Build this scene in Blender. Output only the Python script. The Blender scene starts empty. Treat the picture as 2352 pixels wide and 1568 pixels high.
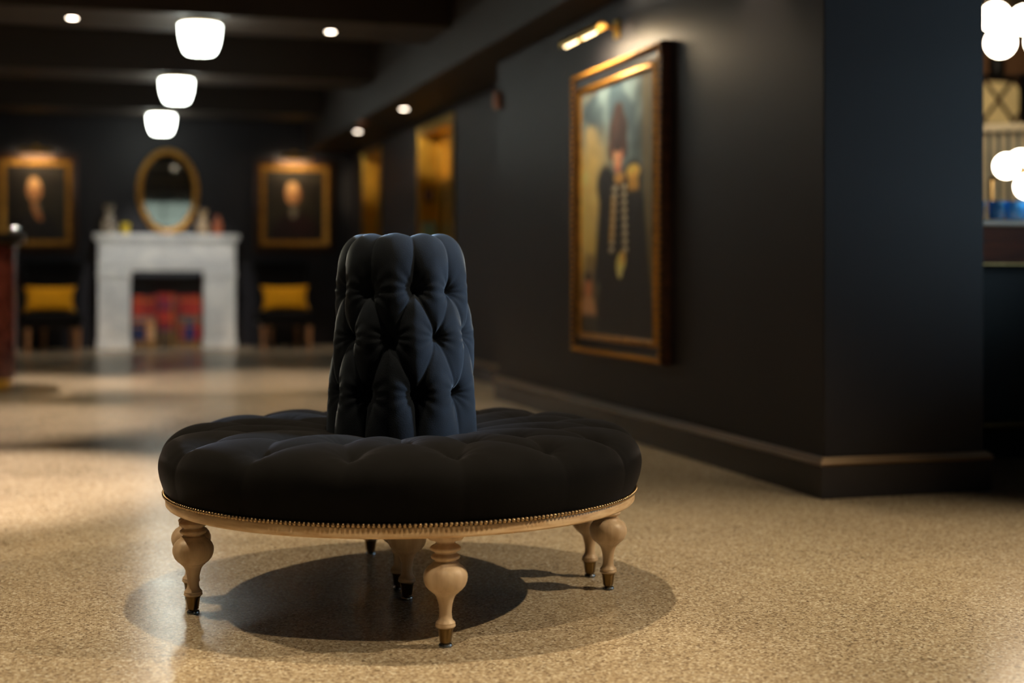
import bpy, bmesh, math, random
import numpy as np
from mathutils import Vector, Matrix

random.seed(7)
rng = np.random.default_rng(11)
SC = bpy.context.scene
COL = SC.collection
R = math.radians
PI = math.pi

# ------------------------------------------------------------------ camera
H = 0.86                       # lens height above the floor
F = 3267.0                     # focal length in pixels of the 2352 px wide frame (50 mm lens)
HOR = 630.0                    # horizon row
cam_d = bpy.data.cameras.new('camera')
cam = bpy.data.objects.new('camera', cam_d)
COL.objects.link(cam)
cam.location = (0, 0, H)
cam.rotation_euler = (R(90), 0, 0)
cam_d.sensor_width = 36.0
cam_d.lens = 50.0
cam_d.shift_y = -(784.0 - HOR) / 2352.0
cam_d.dof.use_dof = True
cam_d.dof.focus_distance = 3.55
cam_d.dof.aperture_fstop = 1.4
cam_d.clip_start = 0.05
SC.camera = cam

# ------------------------------------------------------------------ world (overcast daylight outside the windows)
W = bpy.data.worlds.new('overcast_sky')
SC.world = W
W.use_nodes = True
bg = W.node_tree.nodes['Background']
bg.inputs[0].default_value = (0.58, 0.78, 1.0, 1)
bg.inputs[1].default_value = 5.2

SC.view_settings.view_transform = 'Standard'
SC.view_settings.look = 'None'
SC.view_settings.exposure = 0.0
SC.view_settings.gamma = 1.0
SC.view_settings.use_curve_mapping = False
SC.cycles.caustics_reflective = False
SC.cycles.caustics_refractive = False
SC.cycles.sample_clamp_indirect = 4.0

# ------------------------------------------------------------------ room frame: s to the right, t into the depth, turned by A
A = R(16.4)
CA, SA = math.cos(A), math.sin(A)
def rw(s, t, z=0.0):
    return Vector((s * CA - t * SA, s * SA + t * CA, z))

WARM = (1.0, 0.77, 0.48)

def spot(name, s, t, z, power, size=70, blend=0.5, radius=0.03, color=WARM, target=None):
    l = bpy.data.lights.new(name, 'SPOT')
    l.energy = power; l.color = color; l.spot_size = R(size); l.spot_blend = blend; l.shadow_soft_size = radius
    o = bpy.data.objects.new(name, l); COL.objects.link(o)
    o.location = rw(s, t, z)
    if target is not None:
        o.rotation_euler = (rw(*target) - o.location).to_track_quat('-Z', 'Y').to_euler()
    return o

def portal(name, s, t, z, w, h, rz):
    l = bpy.data.lights.new(name, 'AREA'); l.shape = 'RECTANGLE'; l.size = w; l.size_y = h
    l.cycles.is_portal = True
    o = bpy.data.objects.new(name, l); COL.objects.link(o)
    o.location = rw(s, t, z)
    o.rotation_euler = (R(90), 0, rz)
    return o

# windows let the daylight in: two behind the camera, one in the wall to the right
ENTRY_T = -4.2
SIDE_S = 4.9
portal('window_portal', 2.9, ENTRY_T - 0.02, 2.30, 3.0, 1.0, A)
portal('window_portal', SIDE_S + 0.02, 3.3, 1.8, 2.4, 2.0, A + PI / 2)

# ------------------------------------------------------------------ materials
def lin(c):
    c = np.asarray(c, float) / 255.0
    return np.where(c <= 0.04045, c / 12.92, ((c + 0.055) / 1.055) ** 2.4)
def col4(c):
    l = lin(c); return (float(l[0]), float(l[1]), float(l[2]), 1.0)

MATS = {}
def nodes_of(name):
    m = bpy.data.materials.new(name); m.use_nodes = True
    nt = m.node_tree
    return m, nt, nt.nodes['Principled BSDF'], nt.links

def mat(name, c, rough=0.5, metal=0.0, var=0.12, scale=8.0, stretch=(1, 1, 1), bump=0.0, bscale=60.0, spec=0.5, sheen=0.0,
        sheen_tint=None, coat=0.0, c2=None, detail=4.0):
    if name in MATS: return MATS[name]
    m, nt, b, L = nodes_of(name)
    tc = nt.nodes.new('ShaderNodeTexCoord'); mp = nt.nodes.new('ShaderNodeMapping')
    mp.inputs['Scale'].default_value = stretch
    L.new(tc.outputs['Object'], mp.inputs['Vector'])
    n = nt.nodes.new('ShaderNodeTexNoise'); n.inputs['Scale'].default_value = scale; n.inputs['Detail'].default_value = detail
    L.new(mp.outputs[0], n.inputs['Vector'])
    cr = nt.nodes.new('ShaderNodeValToRGB')
    base = col4(c)
    if c2 is None:
        lo = tuple(x * (1 - var) for x in base[:3]) + (1,); hi = tuple(min(1, x * (1 + var)) for x in base[:3]) + (1,)
    else:
        lo = col4(c2); hi = base
    cr.color_ramp.elements[0].position = 0.35; cr.color_ramp.elements[1].position = 0.65
    cr.color_ramp.elements[0].color = lo; cr.color_ramp.elements[1].color = hi
    L.new(n.outputs['Fac'], cr.inputs[0]); L.new(cr.outputs[0], b.inputs['Base Color'])
    b.inputs['Roughness'].default_value = rough; b.inputs['Metallic'].default_value = metal
    b.inputs['Specular IOR Level'].default_value = spec
    if sheen:
        b.inputs['Sheen Weight'].default_value = sheen; b.inputs['Sheen Roughness'].default_value = 0.35
        b.inputs['Sheen Tint'].default_value = sheen_tint or (1, 1, 1, 1)
    if coat: b.inputs['Coat Weight'].default_value = coat
    if bump:
        n2 = nt.nodes.new('ShaderNodeTexNoise'); n2.inputs['Scale'].default_value = bscale; n2.inputs['Detail'].default_value = 3
        L.new(mp.outputs[0], n2.inputs['Vector'])
        bp = nt.nodes.new('ShaderNodeBump'); bp.inputs['Strength'].default_value = bump; bp.inputs['Distance'].default_value = 0.01
        L.new(n2.outputs['Fac'], bp.inputs['Height']); L.new(bp.outputs[0], b.inputs['Normal'])
    MATS[name] = m
    return m

def emit(name, c, strength, rough=0.3):
    if name in MATS: return MATS[name]
    m, nt, b, L = nodes_of(name)
    b.inputs['Base Color'].default_value = (0.8, 0.8, 0.78, 1); b.inputs['Roughness'].default_value = rough
    tc = nt.nodes.new('ShaderNodeTexCoord'); n = nt.nodes.new('ShaderNodeTexNoise'); n.inputs['Scale'].default_value = 6
    L.new(tc.outputs['Object'], n.inputs['Vector'])
    mr = nt.nodes.new('ShaderNodeMapRange'); mr.inputs['To Min'].default_value = strength * 0.9; mr.inputs['To Max'].default_value = strength * 1.1
    L.new(n.outputs['Fac'], mr.inputs['Value']); L.new(mr.outputs[0], b.inputs['Emission Strength'])
    b.inputs['Emission Color'].default_value = (*c, 1)
    MATS[name] = m
    return m

def terrazzo():
    m, nt, b, L = nodes_of('terrazzo')
    tc = nt.nodes.new('ShaderNodeTexCoord')
    v = nt.nodes.new('ShaderNodeTexVoronoi'); v.inputs['Scale'].default_value = 175; v.inputs['Randomness'].default_value = 1
    L.new(tc.outputs['Object'], v.inputs['Vector'])
    sep = nt.nodes.new('ShaderNodeSeparateColor'); L.new(v.outputs['Color'], sep.inputs[0])
    cr = nt.nodes.new('ShaderNodeValToRGB'); cr.color_ramp.interpolation = 'CONSTANT'
    stops = [(0.0, (124, 108, 90)), (0.10, (152, 135, 114)), (0.24, (181, 164, 138)), (0.5, (200, 185, 159)), (0.74, (217, 204, 180)), (0.9, (235, 227, 209))]
    e = cr.color_ramp.elements
    e[0].position = 0; e[0].color = col4(stops[0][1]); e[1].position = stops[1][0]; e[1].color = col4(stops[1][1])
    for p, c in stops[2:]:
        k = e.new(p); k.color = col4(c)
    L.new(sep.outputs[0], cr.inputs[0])
    v2 = nt.nodes.new('ShaderNodeTexVoronoi'); v2.feature = 'DISTANCE_TO_EDGE'; v2.inputs['Scale'].default_value = 175
    L.new(tc.outputs['Object'], v2.inputs['Vector'])
    mr = nt.nodes.new('ShaderNodeMapRange'); mr.inputs['From Max'].default_value = 0.14; mr.inputs['To Min'].default_value = 0.55; mr.inputs['To Max'].default_value = 0.0
    L.new(v2.outputs['Distance'], mr.inputs['Value'])
    mx = nt.nodes.new('ShaderNodeMix'); mx.data_type = 'RGBA'
    L.new(mr.outputs[0], mx.inputs['Factor']); L.new(cr.outputs[0], mx.inputs['A']); mx.inputs['B'].default_value = col4((178, 160, 134))
    n = nt.nodes.new('ShaderNodeTexNoise'); n.inputs['Scale'].default_value = 1.3; n.inputs['Detail'].default_value = 5
    L.new(tc.outputs['Object'], n.inputs['Vector'])
    mr2 = nt.nodes.new('ShaderNodeMapRange'); mr2.inputs['From Min'].default_value = 0.3; mr2.inputs['From Max'].default_value = 0.7
    mr2.inputs['To Min'].default_value = 0.84; mr2.inputs['To Max'].default_value = 1.06
    L.new(n.outputs['Fac'], mr2.inputs['Value'])
    mul = nt.nodes.new('ShaderNodeMix'); mul.data_type = 'RGBA'; mul.blend_type = 'MULTIPLY'; mul.inputs['Factor'].default_value = 1
    L.new(mx.outputs['Result'], mul.inputs['A']); L.new(mr2.outputs[0], mul.inputs['B'])
    L.new(mul.outputs['Result'], b.inputs['Base Color'])
    n3 = nt.nodes.new('ShaderNodeTexNoise'); n3.inputs['Scale'].default_value = 3; n3.inputs['Detail'].default_value = 6
    L.new(tc.outputs['Object'], n3.inputs['Vector'])
    mr3 = nt.nodes.new('ShaderNodeMapRange'); mr3.inputs['To Min'].default_value = 0.14; mr3.inputs['To Max'].default_value = 0.30
    L.new(n3.outputs['Fac'], mr3.inputs['Value']); L.new(mr3.outputs[0], b.inputs['Roughness'])
    b.inputs['Specular IOR Level'].default_value = 0.5
    return m

def velvet(name, c, tint):
    m, nt, b, L = nodes_of(name)
    tc = nt.nodes.new('ShaderNodeTexCoord')
    n = nt.nodes.new('ShaderNodeTexNoise'); n.inputs['Scale'].default_value = 14; n.inputs['Detail'].default_value = 5
    L.new(tc.outputs['Object'], n.inputs['Vector'])
    cr = nt.nodes.new('ShaderNodeValToRGB'); base = col4(c)
    cr.color_ramp.elements[0].position = 0.3; cr.color_ramp.elements[1].position = 0.7
    cr.color_ramp.elements[0].color = tuple(x * 0.7 for x in base[:3]) + (1,); cr.color_ramp.elements[1].color = tuple(x * 1.3 for x in base[:3]) + (1,)
    L.new(n.outputs['Fac'], cr.inputs[0]); L.new(cr.outputs[0], b.inputs['Base Color'])
    b.inputs['Roughness'].default_value = 0.9; b.inputs['Specular IOR Level'].default_value = 0.12
    b.inputs['Sheen Weight'].default_value = 0.75; b.inputs['Sheen Roughness'].default_value = 0.28; b.inputs['Sheen Tint'].default_value = tint
    n2 = nt.nodes.new('ShaderNodeTexNoise'); n2.inputs['Scale'].default_value = 420; n2.inputs['Detail'].default_value = 2
    L.new(tc.outputs['Object'], n2.inputs['Vector'])
    bp = nt.nodes.new('ShaderNodeBump'); bp.inputs['Strength'].default_value = 0.22; bp.inputs['Distance'].default_value = 0.002
    L.new(n2.outputs['Fac'], bp.inputs['Height']); L.new(bp.outputs[0], b.inputs['Normal'])
    return m

def marble(name, c, vein, scale=3.0, rough=0.3):
    m, nt, b, L = nodes_of(name)
    tc = nt.nodes.new('ShaderNodeTexCoord')
    n = nt.nodes.new('ShaderNodeTexNoise'); n.inputs['Scale'].default_value = scale; n.inputs['Detail'].default_value = 8; n.inputs['Distortion'].default_value = 1.6
    L.new(tc.outputs['Object'], n.inputs['Vector'])
    cr = nt.nodes.new('ShaderNodeValToRGB'); e = cr.color_ramp.elements
    e[0].position = 0.40; e[0].color = col4(c); e[1].position = 0.60; e[1].color = col4(c)
    k = e.new(0.5); k.color = col4(vein)
    L.new(n.outputs['Fac'], cr.inputs[0]); L.new(cr.outputs[0], b.inputs['Base Color'])
    b.inputs['Roughness'].default_value = rough
    MATS[name] = m
    return m

def pane_glass(name, tint):
    m, nt, b, L = nodes_of(name)
    out = nt.nodes['Material Output']
    tr = nt.nodes.new('ShaderNodeBsdfTransparent'); gl = nt.nodes.new('ShaderNodeBsdfGlossy'); gl.inputs['Roughness'].default_value = 0.05
    tr.inputs[0].default_value = tint
    mx = nt.nodes.new('ShaderNodeMixShader'); mx.inputs[0].default_value = 0.06
    L.new(tr.outputs[0], mx.inputs[1]); L.new(gl.outputs[0], mx.inputs[2]); L.new(mx.outputs[0], out.inputs[0])
    return m

def canvas_mat():
    m, nt, b, L = nodes_of('oil_paint')
    at = nt.nodes.new('ShaderNodeVertexColor'); at.layer_name = 'paint'
    L.new(at.outputs['Color'], b.inputs['Base Color'])
    tc = nt.nodes.new('ShaderNodeTexCoord'); n = nt.nodes.new('ShaderNodeTexNoise'); n.inputs['Scale'].default_value = 90
    L.new(tc.outputs['Object'], n.inputs['Vector'])
    bp = nt.nodes.new('ShaderNodeBump'); bp.inputs['Strength'].default_value = 0.15; bp.inputs['Distance'].default_value = 0.003
    L.new(n.outputs['Fac'], bp.inputs['Height']); L.new(bp.outputs[0], b.inputs['Normal'])
    b.inputs['Roughness'].default_value = 0.42
    return m

M_WALL = mat('charcoal_navy_paint', (34, 33, 39), rough=0.5, var=0.06, scale=2, bump=0.05, bscale=220, spec=0.35)
M_CEIL = mat('black_ceiling_paint', (44, 37, 32), rough=0.55, var=0.08, scale=2, bump=0.05, bscale=120, spec=0.4)
M_BASE = mat('charcoal_gloss_paint', (42, 42, 49), rough=0.27, var=0.05, scale=3, spec=0.5)
M_FLOOR = terrazzo()
M_VELVET = velvet('black_velvet', (8, 8, 10), (0.08, 0.08, 0.10, 1))
M_VELVET_BACK = velvet('midnight_blue_velvet', (18, 24, 33), (0.40, 0.50, 0.62, 1))
M_OAK = mat('pale_oak', (208, 186, 158), rough=0.45, scale=9, stretch=(5, 5, 0.6), c2=(182, 156, 126), bump=0.06, bscale=40)
M_OAKR = mat('pale_oak_rail', (226, 200, 164), rough=0.42, scale=16, stretch=(1, 1, 7), c2=(200, 166, 126), bump=0.05, bscale=40)
M_BRASS = mat('aged_brass', (122, 100, 64), rough=0.3, metal=1, var=0.2, scale=25)
M_BRIGHT = mat('polished_brass', (204, 164, 72), rough=0.28, metal=1, var=0.12, scale=10)
M_ANTQ = mat('antique_nail_brass', (160, 136, 104), rough=0.35, metal=1, var=0.25, scale=80)
M_STEEL = mat('brushed_steel', (190, 196, 204), rough=0.25, metal=1, var=0.08, scale=30)
M_GILT = mat('gilded_wood', (190, 138, 58), rough=0.36, metal=0.7, var=0.35, scale=22, bump=0.35, bscale=55)
M_GILTD = mat('dark_gilt', (72, 44, 26), rough=0.45, metal=0.3, var=0.4, scale=24, bump=0.35, bscale=60)
M_EBONY = mat('ebonised_wood', (16, 13, 13), rough=0.35, var=0.2, scale=15)
M_BLACKF = mat('black_fabric', (13, 12, 13), rough=0.9, var=0.2, scale=30, bump=0.1, bscale=300, spec=0.2)
M_MUST = mat('mustard_velvet', (206, 146, 10), rough=0.8, var=0.12, scale=20, bump=0.1, bscale=250, spec=0.2, sheen=0.3, sheen_tint=(1, 0.8, 0.4, 1))
M_BEECH = mat('chair_leg_wood', (196, 148, 102), rough=0.45, scale=8, stretch=(4, 4, 0.6), c2=(160, 114, 76))
M_MARBLE = marble('white_marble', (222, 222, 218), (200, 202, 202), 2.2, 0.28)
M_REDM = marble('red_marble', (74, 27, 24), (112, 58, 48), 5.0, 0.22)
M_SLATE = mat('slate', (52, 56, 62), rough=0.6, var=0.15, scale=8)
M_CANVAS = canvas_mat()
M_CAP_HIGHLIGHT = mat('cap_highlight_paint', (116, 94, 68), rough=0.3, metal=0.3, var=0.1, scale=6)  # lighter cap tone paints in the highlight along the moulding
M_GLASSW = pane_glass('window_glass', (0.93, 0.97, 0.95, 1))
M_GLASST = pane_glass('tinted_glass', (0.38, 0.36, 0.30, 1))  # unseen entry panes, tint added to dim the daylight in the mirror
M_BLACK = mat('matte_black_metal', (12, 11, 11), rough=0.5, var=0.15, scale=12)

# ------------------------------------------------------------------ mesh helpers
def setp(o, label=None, cat=None, group=None, kind=None):
    if label: o['label'] = label
    if cat: o['category'] = cat
    if group: o['group'] = group
    if kind: o['kind'] = kind
    return o

def link(name, me, m=None, parent=None, smooth=None):
    if m is not None: me.materials.append(m)
    if smooth is not None:
        me.polygons.foreach_set('use_smooth', [True] * len(me.polygons))
        if smooth < 179: me.set_sharp_from_angle(angle=R(smooth))
    o = bpy.data.objects.new(name, me); COL.objects.link(o)
    if parent is not None: o.parent = parent
    return o

def obj(name, bm, m, parent=None, smooth=None):
    bmesh.ops.recalc_face_normals(bm, faces=bm.faces[:])
    me = bpy.data.meshes.new(name); bm.to_mesh(me); bm.free()
    return link(name, me, m, parent, smooth)

def inst(src, parent, loc=(0, 0, 0), rot=(0, 0, 0), scale=None, name=None):
    o = bpy.data.objects.new(name or src.name.split('.')[0], src.data); COL.objects.link(o)
    o.parent = parent; o.location = loc; o.rotation_euler = rot
    if scale is not None: o.scale = scale
    for k in src.keys():
        if k in ('label', 'group', 'kind'): o[k] = src[k]
    return o

def thing(name, label, cat, s, t, z=0.0, rz=0.0, group=None):
    o = bpy.data.objects.new(name, None); COL.objects.link(o)
    o.empty_display_size = 0.1
    o.location = rw(s, t, z); o.rotation_euler = (0, 0, A + rz)
    return setp(o, label, cat, group)

def struct(name, bm, m, smooth=None):
    o = obj(name, bm, m, None, smooth)
    o.rotation_euler = (0, 0, A)
    o['kind'] = 'structure'
    return o

def bx(bm, x0, x1, y0, y1, z0, z1, bev=0.0, seg=1):
    r = bmesh.ops.create_cube(bm, size=1.0)
    vs = r['verts']
    for v in vs:
        v.co = Vector((x0 + (v.co.x + .5) * (x1 - x0), y0 + (v.co.y + .5) * (y1 - y0), z0 + (v.co.z + .5) * (z1 - z0)))
    if bev:
        es = set(e for v in vs for e in v.link_edges)
        bmesh.ops.bevel(bm, geom=list(es), offset=bev, segments=seg, affect='EDGES', profile=0.5)
    return bm

def box(x0, x1, y0, y1, z0, z1, bev=0.0, seg=1):
    return bx(bmesh.new(), x0, x1, y0, y1, z0, z1, bev, seg)

def lathe(prof, n=32, bm=None, org=(0, 0, 0), axis=None, capped=True):
    bm = bm or bmesh.new()
    M = Matrix.Translation(org)
    if axis is not None:
        M = M @ Vector(axis).to_track_quat('Z', 'Y').to_matrix().to_4x4()
    rings = []
    for r, z in prof:
        if r < 1e-6:
            rings.append([bm.verts.new(M @ Vector((0, 0, z)))])
        else:
            rings.append([bm.verts.new(M @ Vector((r * math.cos(2 * PI * k / n), r * math.sin(2 * PI * k / n), z))) for k in range(n)])
    for a, b in zip(rings[:-1], rings[1:]):
        if len(a) == 1 and len(b) == 1: continue
        for k in range(n):
            k2 = (k + 1) % n
            if len(a) == 1: bm.faces.new((a[0], b[k], b[k2]))
            elif len(b) == 1: bm.faces.new((a[k], b[0], a[k2]))
            else: bm.faces.new((a[k], b[k], b[k2], a[k2]))
    if capped:
        if len(rings[0]) > 1: bm.faces.new(rings[0])
        if len(rings[-1]) > 1: bm.faces.new(rings[-1])
    return bm

def tube(bm, p, q, r, n=12, r2=None):
    p, q = Vector(p), Vector(q); d = q - p
    return lathe([(r, 0), (r if r2 is None else r2, d.length)], n, bm, p, d)

def ball(bm, c, r, n=20, m=12, sc=(1, 1, 1)):
    g = bmesh.ops.create_uvsphere(bm, u_segments=n, v_segments=m, radius=r)
    for v in g['verts']: v.co = Vector((v.co.x * sc[0] + c[0], v.co.y * sc[1] + c[1], v.co.z * sc[2] + c[2]))
    return bm

def frame_sweep(w, h, prof):
    """mitred rectangular moulding in the xz plane; prof = (outward offset from the inner opening w x h, forward -y)"""
    bm = bmesh.new(); loops = []
    for o, d in prof:
        loops.append([bm.verts.new((sx * (w / 2 + o), -d, sz * (h / 2 + o))) for sx, sz in ((-1, -1), (1, -1), (1, 1), (-1, 1))])
    loops.append(loops[0])
    for a, b in zip(loops[:-1], loops[1:]):
        for k in range(4):
            bm.faces.new((a[k], a[(k + 1) % 4], b[(k + 1) % 4], b[k]))
    return bm

def grid_mesh(name, X, closed_u=False):
    nv, nu = X.shape[:2]
    me = bpy.data.meshes.new(name)
    idx = np.arange(nv * nu).reshape(nv, nu)
    if closed_u: idx = np.concatenate([idx, idx[:, :1]], 1)
    q = np.stack([idx[:-1, :-1], idx[:-1, 1:], idx[1:, 1:], idx[1:, :-1]], -1).reshape(-1, 4)
    me.from_pydata(X.reshape(-1, 3).tolist(), [], q.tolist())
    me.update()
    return me

# pixel helpers (only to work out real positions on the real planes of the room)
def on_t(px, py, t):
    k = (px - 1176) / F; y = t / (CA - SA * k)
    return y * (CA * k + SA), H + (HOR - py) / F * y
def on_s(px, py, s):
    k = (px - 1176) / F; y = s / (CA * k + SA)
    return y * (CA - SA * k), H + (HOR - py) / F * y
def to_room(x, y):
    return x * CA + y * SA, -x * SA + y * CA

# ================================================================== THE ROOM
WS = 2.69            # face of the right-hand wall
T0, T1 = 4.90, 9.49  # its near corner (pilaster front) and far end
FS = 3.00            # face of the recessed wall beyond
BT = 17.15           # back wall
CEIL = 2.98; BEAM = 2.62; SOF = 2.34
LEFT = -7.0
PS = 3.40            # right side of pilaster

struct('floor', box(LEFT - .2, 11.2, ENTRY_T - 0.2, BT + 0.2, -0.12, 0.0), M_FLOOR)
struct('ceiling', box(LEFT - .2, 11.2, ENTRY_T - 0.2, BT + 0.2, CEIL, CEIL + 0.12), M_CEIL)
struct('wall_back', box(LEFT - .2, FS + .6, BT, BT + 0.2, 0, CEIL), M_WALL)
struct('wall_left', box(LEFT - .2, LEFT, ENTRY_T, BT, 0, CEIL), M_WALL)
struct('wall_right', box(WS, PS, T0, T1, 0, CEIL, 0.004), M_WALL)

# recessed wall with two lift openings
D1 = (12.02, 13.30); D2 = (15.30, 16.22); DZ = 2.20
bm = bmesh.new()
for a, b in ((T1, D1[0]), (D1[1], D2[0]), (D2[1], BT)):
    bx(bm, FS, FS + 0.5, a, b, 0, CEIL)
for a, b in (D1, D2):
    bx(bm, FS, FS + 0.5, a, b, DZ, CEIL)
struct('wall_recess', bm, M_WALL)

# entrance wall (behind the camera) with two tall windows, and the side wall with one
def holed(axis, at, thick, u0, u1, holes, z1):
    bm = bmesh.new()
    def add(a, b, c, d):
        if b - a < 1e-4 or d - c < 1e-4: return
        if axis == 't': bx(bm, a, b, at - thick, at, c, d)
        else: bx(bm, at, at + thick, a, b, c, d)
    u = u0
    for a, b, c, d in holes:
        add(u, a, 0, z1); add(a, b, 0, c); add(a, b, d, z1); u = b
    add(u, u1, 0, z1)
    return bm
WIN = [(1.4, 4.4, 1.8, 2.8)]
struct('wall_entrance', holed('t', ENTRY_T, 0.2, LEFT, SIDE_S + .2, WIN, CEIL), M_WALL)
WINS = [(2.1, 4.5, 0.8, 2.8)]
struct('wall_side', holed('s', SIDE_S, 0.2, ENTRY_T, T0 + 0.35, WINS, CEIL), M_WALL)

def window(n, w, h, s, t, z, rz):
    bm = frame_sweep(w - 0.12, h - 0.12, [(0, 0.03), (0.055, 0.03), (0.055, -0.03), (0, -0.03)])
    fr = obj('window_%d' % n, bm, M_BLACK); fr.location = rw(s, t, z); fr.rotation_euler = (0, 0, A + rz)
    fr['kind'] = 'structure'
    b = bmesh.new(); bx(b, -.02, .02, -.025, .025, -h / 2 + .05, h / 2 - .05); obj('mullion', b, M_BLACK, fr)
    b = bmesh.new(); bx(b, -w / 2 + .05, w / 2 - .05, -.02, .02, .18, .22); obj('transom_bar', b, M_BLACK, fr)
    for x0, x1 in ((-w / 2 + .05, -.02), (.02, w / 2 - .05)):
        for z0, z1 in ((-h / 2 + .05, .18), (.22, h / 2 - .05)):
            obj('pane', box(x0, x1, -.003, .003, z0, z1), M_GLASST if n == 1 else M_GLASSW, fr)
window(1, 3.0, 1.0, 2.9, ENTRY_T - 0.1, 2.30, 0)
window(2, 2.4, 2.0, SIDE_S + 0.1, 3.3, 1.8, PI / 2)

# bar room behind the pilaster
struct('wall_bar_back', box(PS, 11.2, 11.0, 11.2, 0, CEIL), mat('umber_plaster', (92, 66, 46), rough=0.6, var=0.1, scale=3))
struct('wall_bar_right', box(11.0, 11.2, T0, 11.0, 0, CEIL), M_WALL)
struct('wall_bar_front', box(SIDE_S + .2, 11.2, T0 + 0.2, T0 + 0.35, 0, CEIL), M_WALL)

# beams across the lobby ceiling, soffit along the right wall
for k, (a, b) in enumerate([(-2.2, -1.45), (0.8, 1.55), (3.8, 4.55), (6.85, 7.6), (9.85, 10.6), (12.78, 13.45), (15.68, 16.35)]):
    s1 = SIDE_S if b < T0 else 2.45
    struct('trim_%d' % (k + 1), box(LEFT, s1, a, b, BEAM, CEIL - 0.001, 0.006), M_CEIL)
bm = box(2.45, WS, T0, T1, SOF, CEIL - .001)
struct('trim_8', bm, M_CEIL)
struct('trim_9', box(2.45, FS, T1, BT, SOF, CEIL - .001), M_CEIL)

# baseboards: tall flat board with a moulded cap
def sweep(pts, prof):
    bm = bmesh.new(); P = [Vector((p[0], p[1], 0)) for p in pts]; rings = []
    for i, p in enumerate(P):
        d0 = (P[i] - P[i - 1]).normalized() if i > 0 else None
        d1 = (P[i + 1] - P[i]).normalized() if i < len(P) - 1 else None
        nn = lambda d: Vector((d.y, -d.x, 0))
        if d0 is None: off = nn(d1)
        elif d1 is None: off = nn(d0)
        else:
            a, b = nn(d0), nn(d1); off = (a + b) / (1 + a.dot(b))
        rings.append([bm.verts.new(p + off * o + Vector((0, 0, z))) for o, z in prof])
    for a, b in zip(rings[:-1], rings[1:]):
        for k in range(len(prof)):
            k2 = (k + 1) % len(prof)
            bm.faces.new((a[k], b[k], b[k2], a[k2]))
    bm.faces.new(rings[0]); bm.faces.new(rings[-1])
    return bm
def baseboard(name, pts, h=0.158):
    o = struct(name, sweep(pts, [(0, 0), (0.020, 0), (0.020, h - 0.032), (0, h - 0.032)]), M_BASE)
    c = obj('cap_moulding', sweep(pts, [(0, h - .032), (.021, h - .032), (.027, h - .027), (.029, h - .020), (.026, h - .014), (.018, h - .012), (.017, h - .008), (.013, h - .001), (0, h)]), M_CAP_HIGHLIGHT, o, 30)
    c['label'] = 'moulded cap with its highlight painted in as bronze-brown'
    return o
# outward is to the right of the walking direction
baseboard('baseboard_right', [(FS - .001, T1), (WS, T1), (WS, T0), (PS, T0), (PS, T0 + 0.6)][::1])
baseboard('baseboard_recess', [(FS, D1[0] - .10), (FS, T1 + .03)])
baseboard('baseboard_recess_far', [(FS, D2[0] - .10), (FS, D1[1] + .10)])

# lifts: brass reveals, panels and surrounds
def lift(n, a, b):
    w = b - a
    root = bpy.data.objects.new('door_%d' % n, None); COL.objects.link(root)
    root.location = rw(FS, (a + b) / 2, 0); root.rotation_euler = (0, 0, A - PI / 2); root['kind'] = 'structure'
    # local x = towards the camera end, local -y = out of the wall
    d = 0.17
    for sx in (-1, 1):
        x = sx * w / 2
        obj('door_jamb', box(min(x, x - sx * .02), max(x, x - sx * .02), -.01, d, 0, DZ), M_BRIGHT, root)
        obj('architrave', box(min(x, x + sx * .07), max(x, x + sx * .07), -.02, -.001, 0, DZ + .07, .006), M_BRIGHT, root)
    obj('door_head', box(-w / 2 + .02, w / 2 - .02, -.01, d, DZ - .02, DZ), M_BRIGHT, root)
    obj('architrave', box(-w / 2, w / 2, -.02, -.001, DZ, DZ + .07, .006), M_BRIGHT, root)
    for k in (0, 1):
        x0 = -w / 2 + .02 + k * (w / 2 - .02)
        p = obj('door_panel', box(x0 + .003, x0 + w / 2 - .023, d, d + .04, 0.006, DZ - .02, .004), M_BRIGHT, root)
        for z0, z1 in ((.15, .95), (1.05, 2.05)):
            fs = frame_sweep(w / 2 - .22, z1 - z0, [(0, .002), (.012, .012), (.024, .002)])
            q = obj('panel_moulding', fs, M_BRIGHT, p); q.location = (x0 + w / 4 - .01, d, (z0 + z1) / 2)
    return root
l1 = lift(1, *D1); lift(2, *D2)
# call plate and notice on the far reveal of the nearer lift
cp = obj('call_plate', box(-.045, .045, -.008, 0, -.07, .07, .004), M_BLACK, None)
cp.location = rw(FS + .075, D1[1] - .0205, 1.62); cp.rotation_euler = (0, 0, A)
setp(cp, 'small black call plate on the brass lift reveal', 'call plate')
cb = obj('call_button', lathe([(.02, 0), (.02, .006), (.014, .010), (0, .010)], 20, axis=(0, -1, 0)), mat('pink_button', (214, 150, 130), rough=0.3), cp); cb.location = (0, -.0075, 0)
nb = obj('notice_plate', box(-.07, .07, -.006, 0, -.22, .22, .003), mat('sage_card', (128, 150, 122), rough=0.5), None)
nb.location = rw(FS + .08, D1[1] - .0205, 1.14); nb.rotation_euler = (0, 0, A)
setp(nb, 'sage green notice plate on the brass lift reveal', 'notice')

# ================================================================== THE SETTEE
CX, CY = -0.294, 3.83
cs, ct = to_room(CX, CY)
settee = bpy.data.objects.new('round_settee', None); COL.objects.link(settee)
settee.location = (CX, CY, 0); settee.rotation_euler = (0, 0, 0)
setp(settee, 'round dark velvet settee with tufted centre column on turned oak legs', 'settee')

def seg_dist(x, y, ax, ay, bx_, by_):
    dx, dy = bx_ - ax, by_ - ay
    l2 = dx * dx + dy * dy
    t = np.clip(((x - ax) * dx + (y - ay) * dy) / np.maximum(l2, 1e-9), 0, 1)
    return np.hypot(x - ax - t * dx, y - ay - t * dy)
def sm0(x, a, b):
    q = np.clip((x - a) / (b - a), 0, 1); return q * q * (3 - 2 * q)
def wrap(a): return (a + PI) % (2 * PI) - PI

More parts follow.
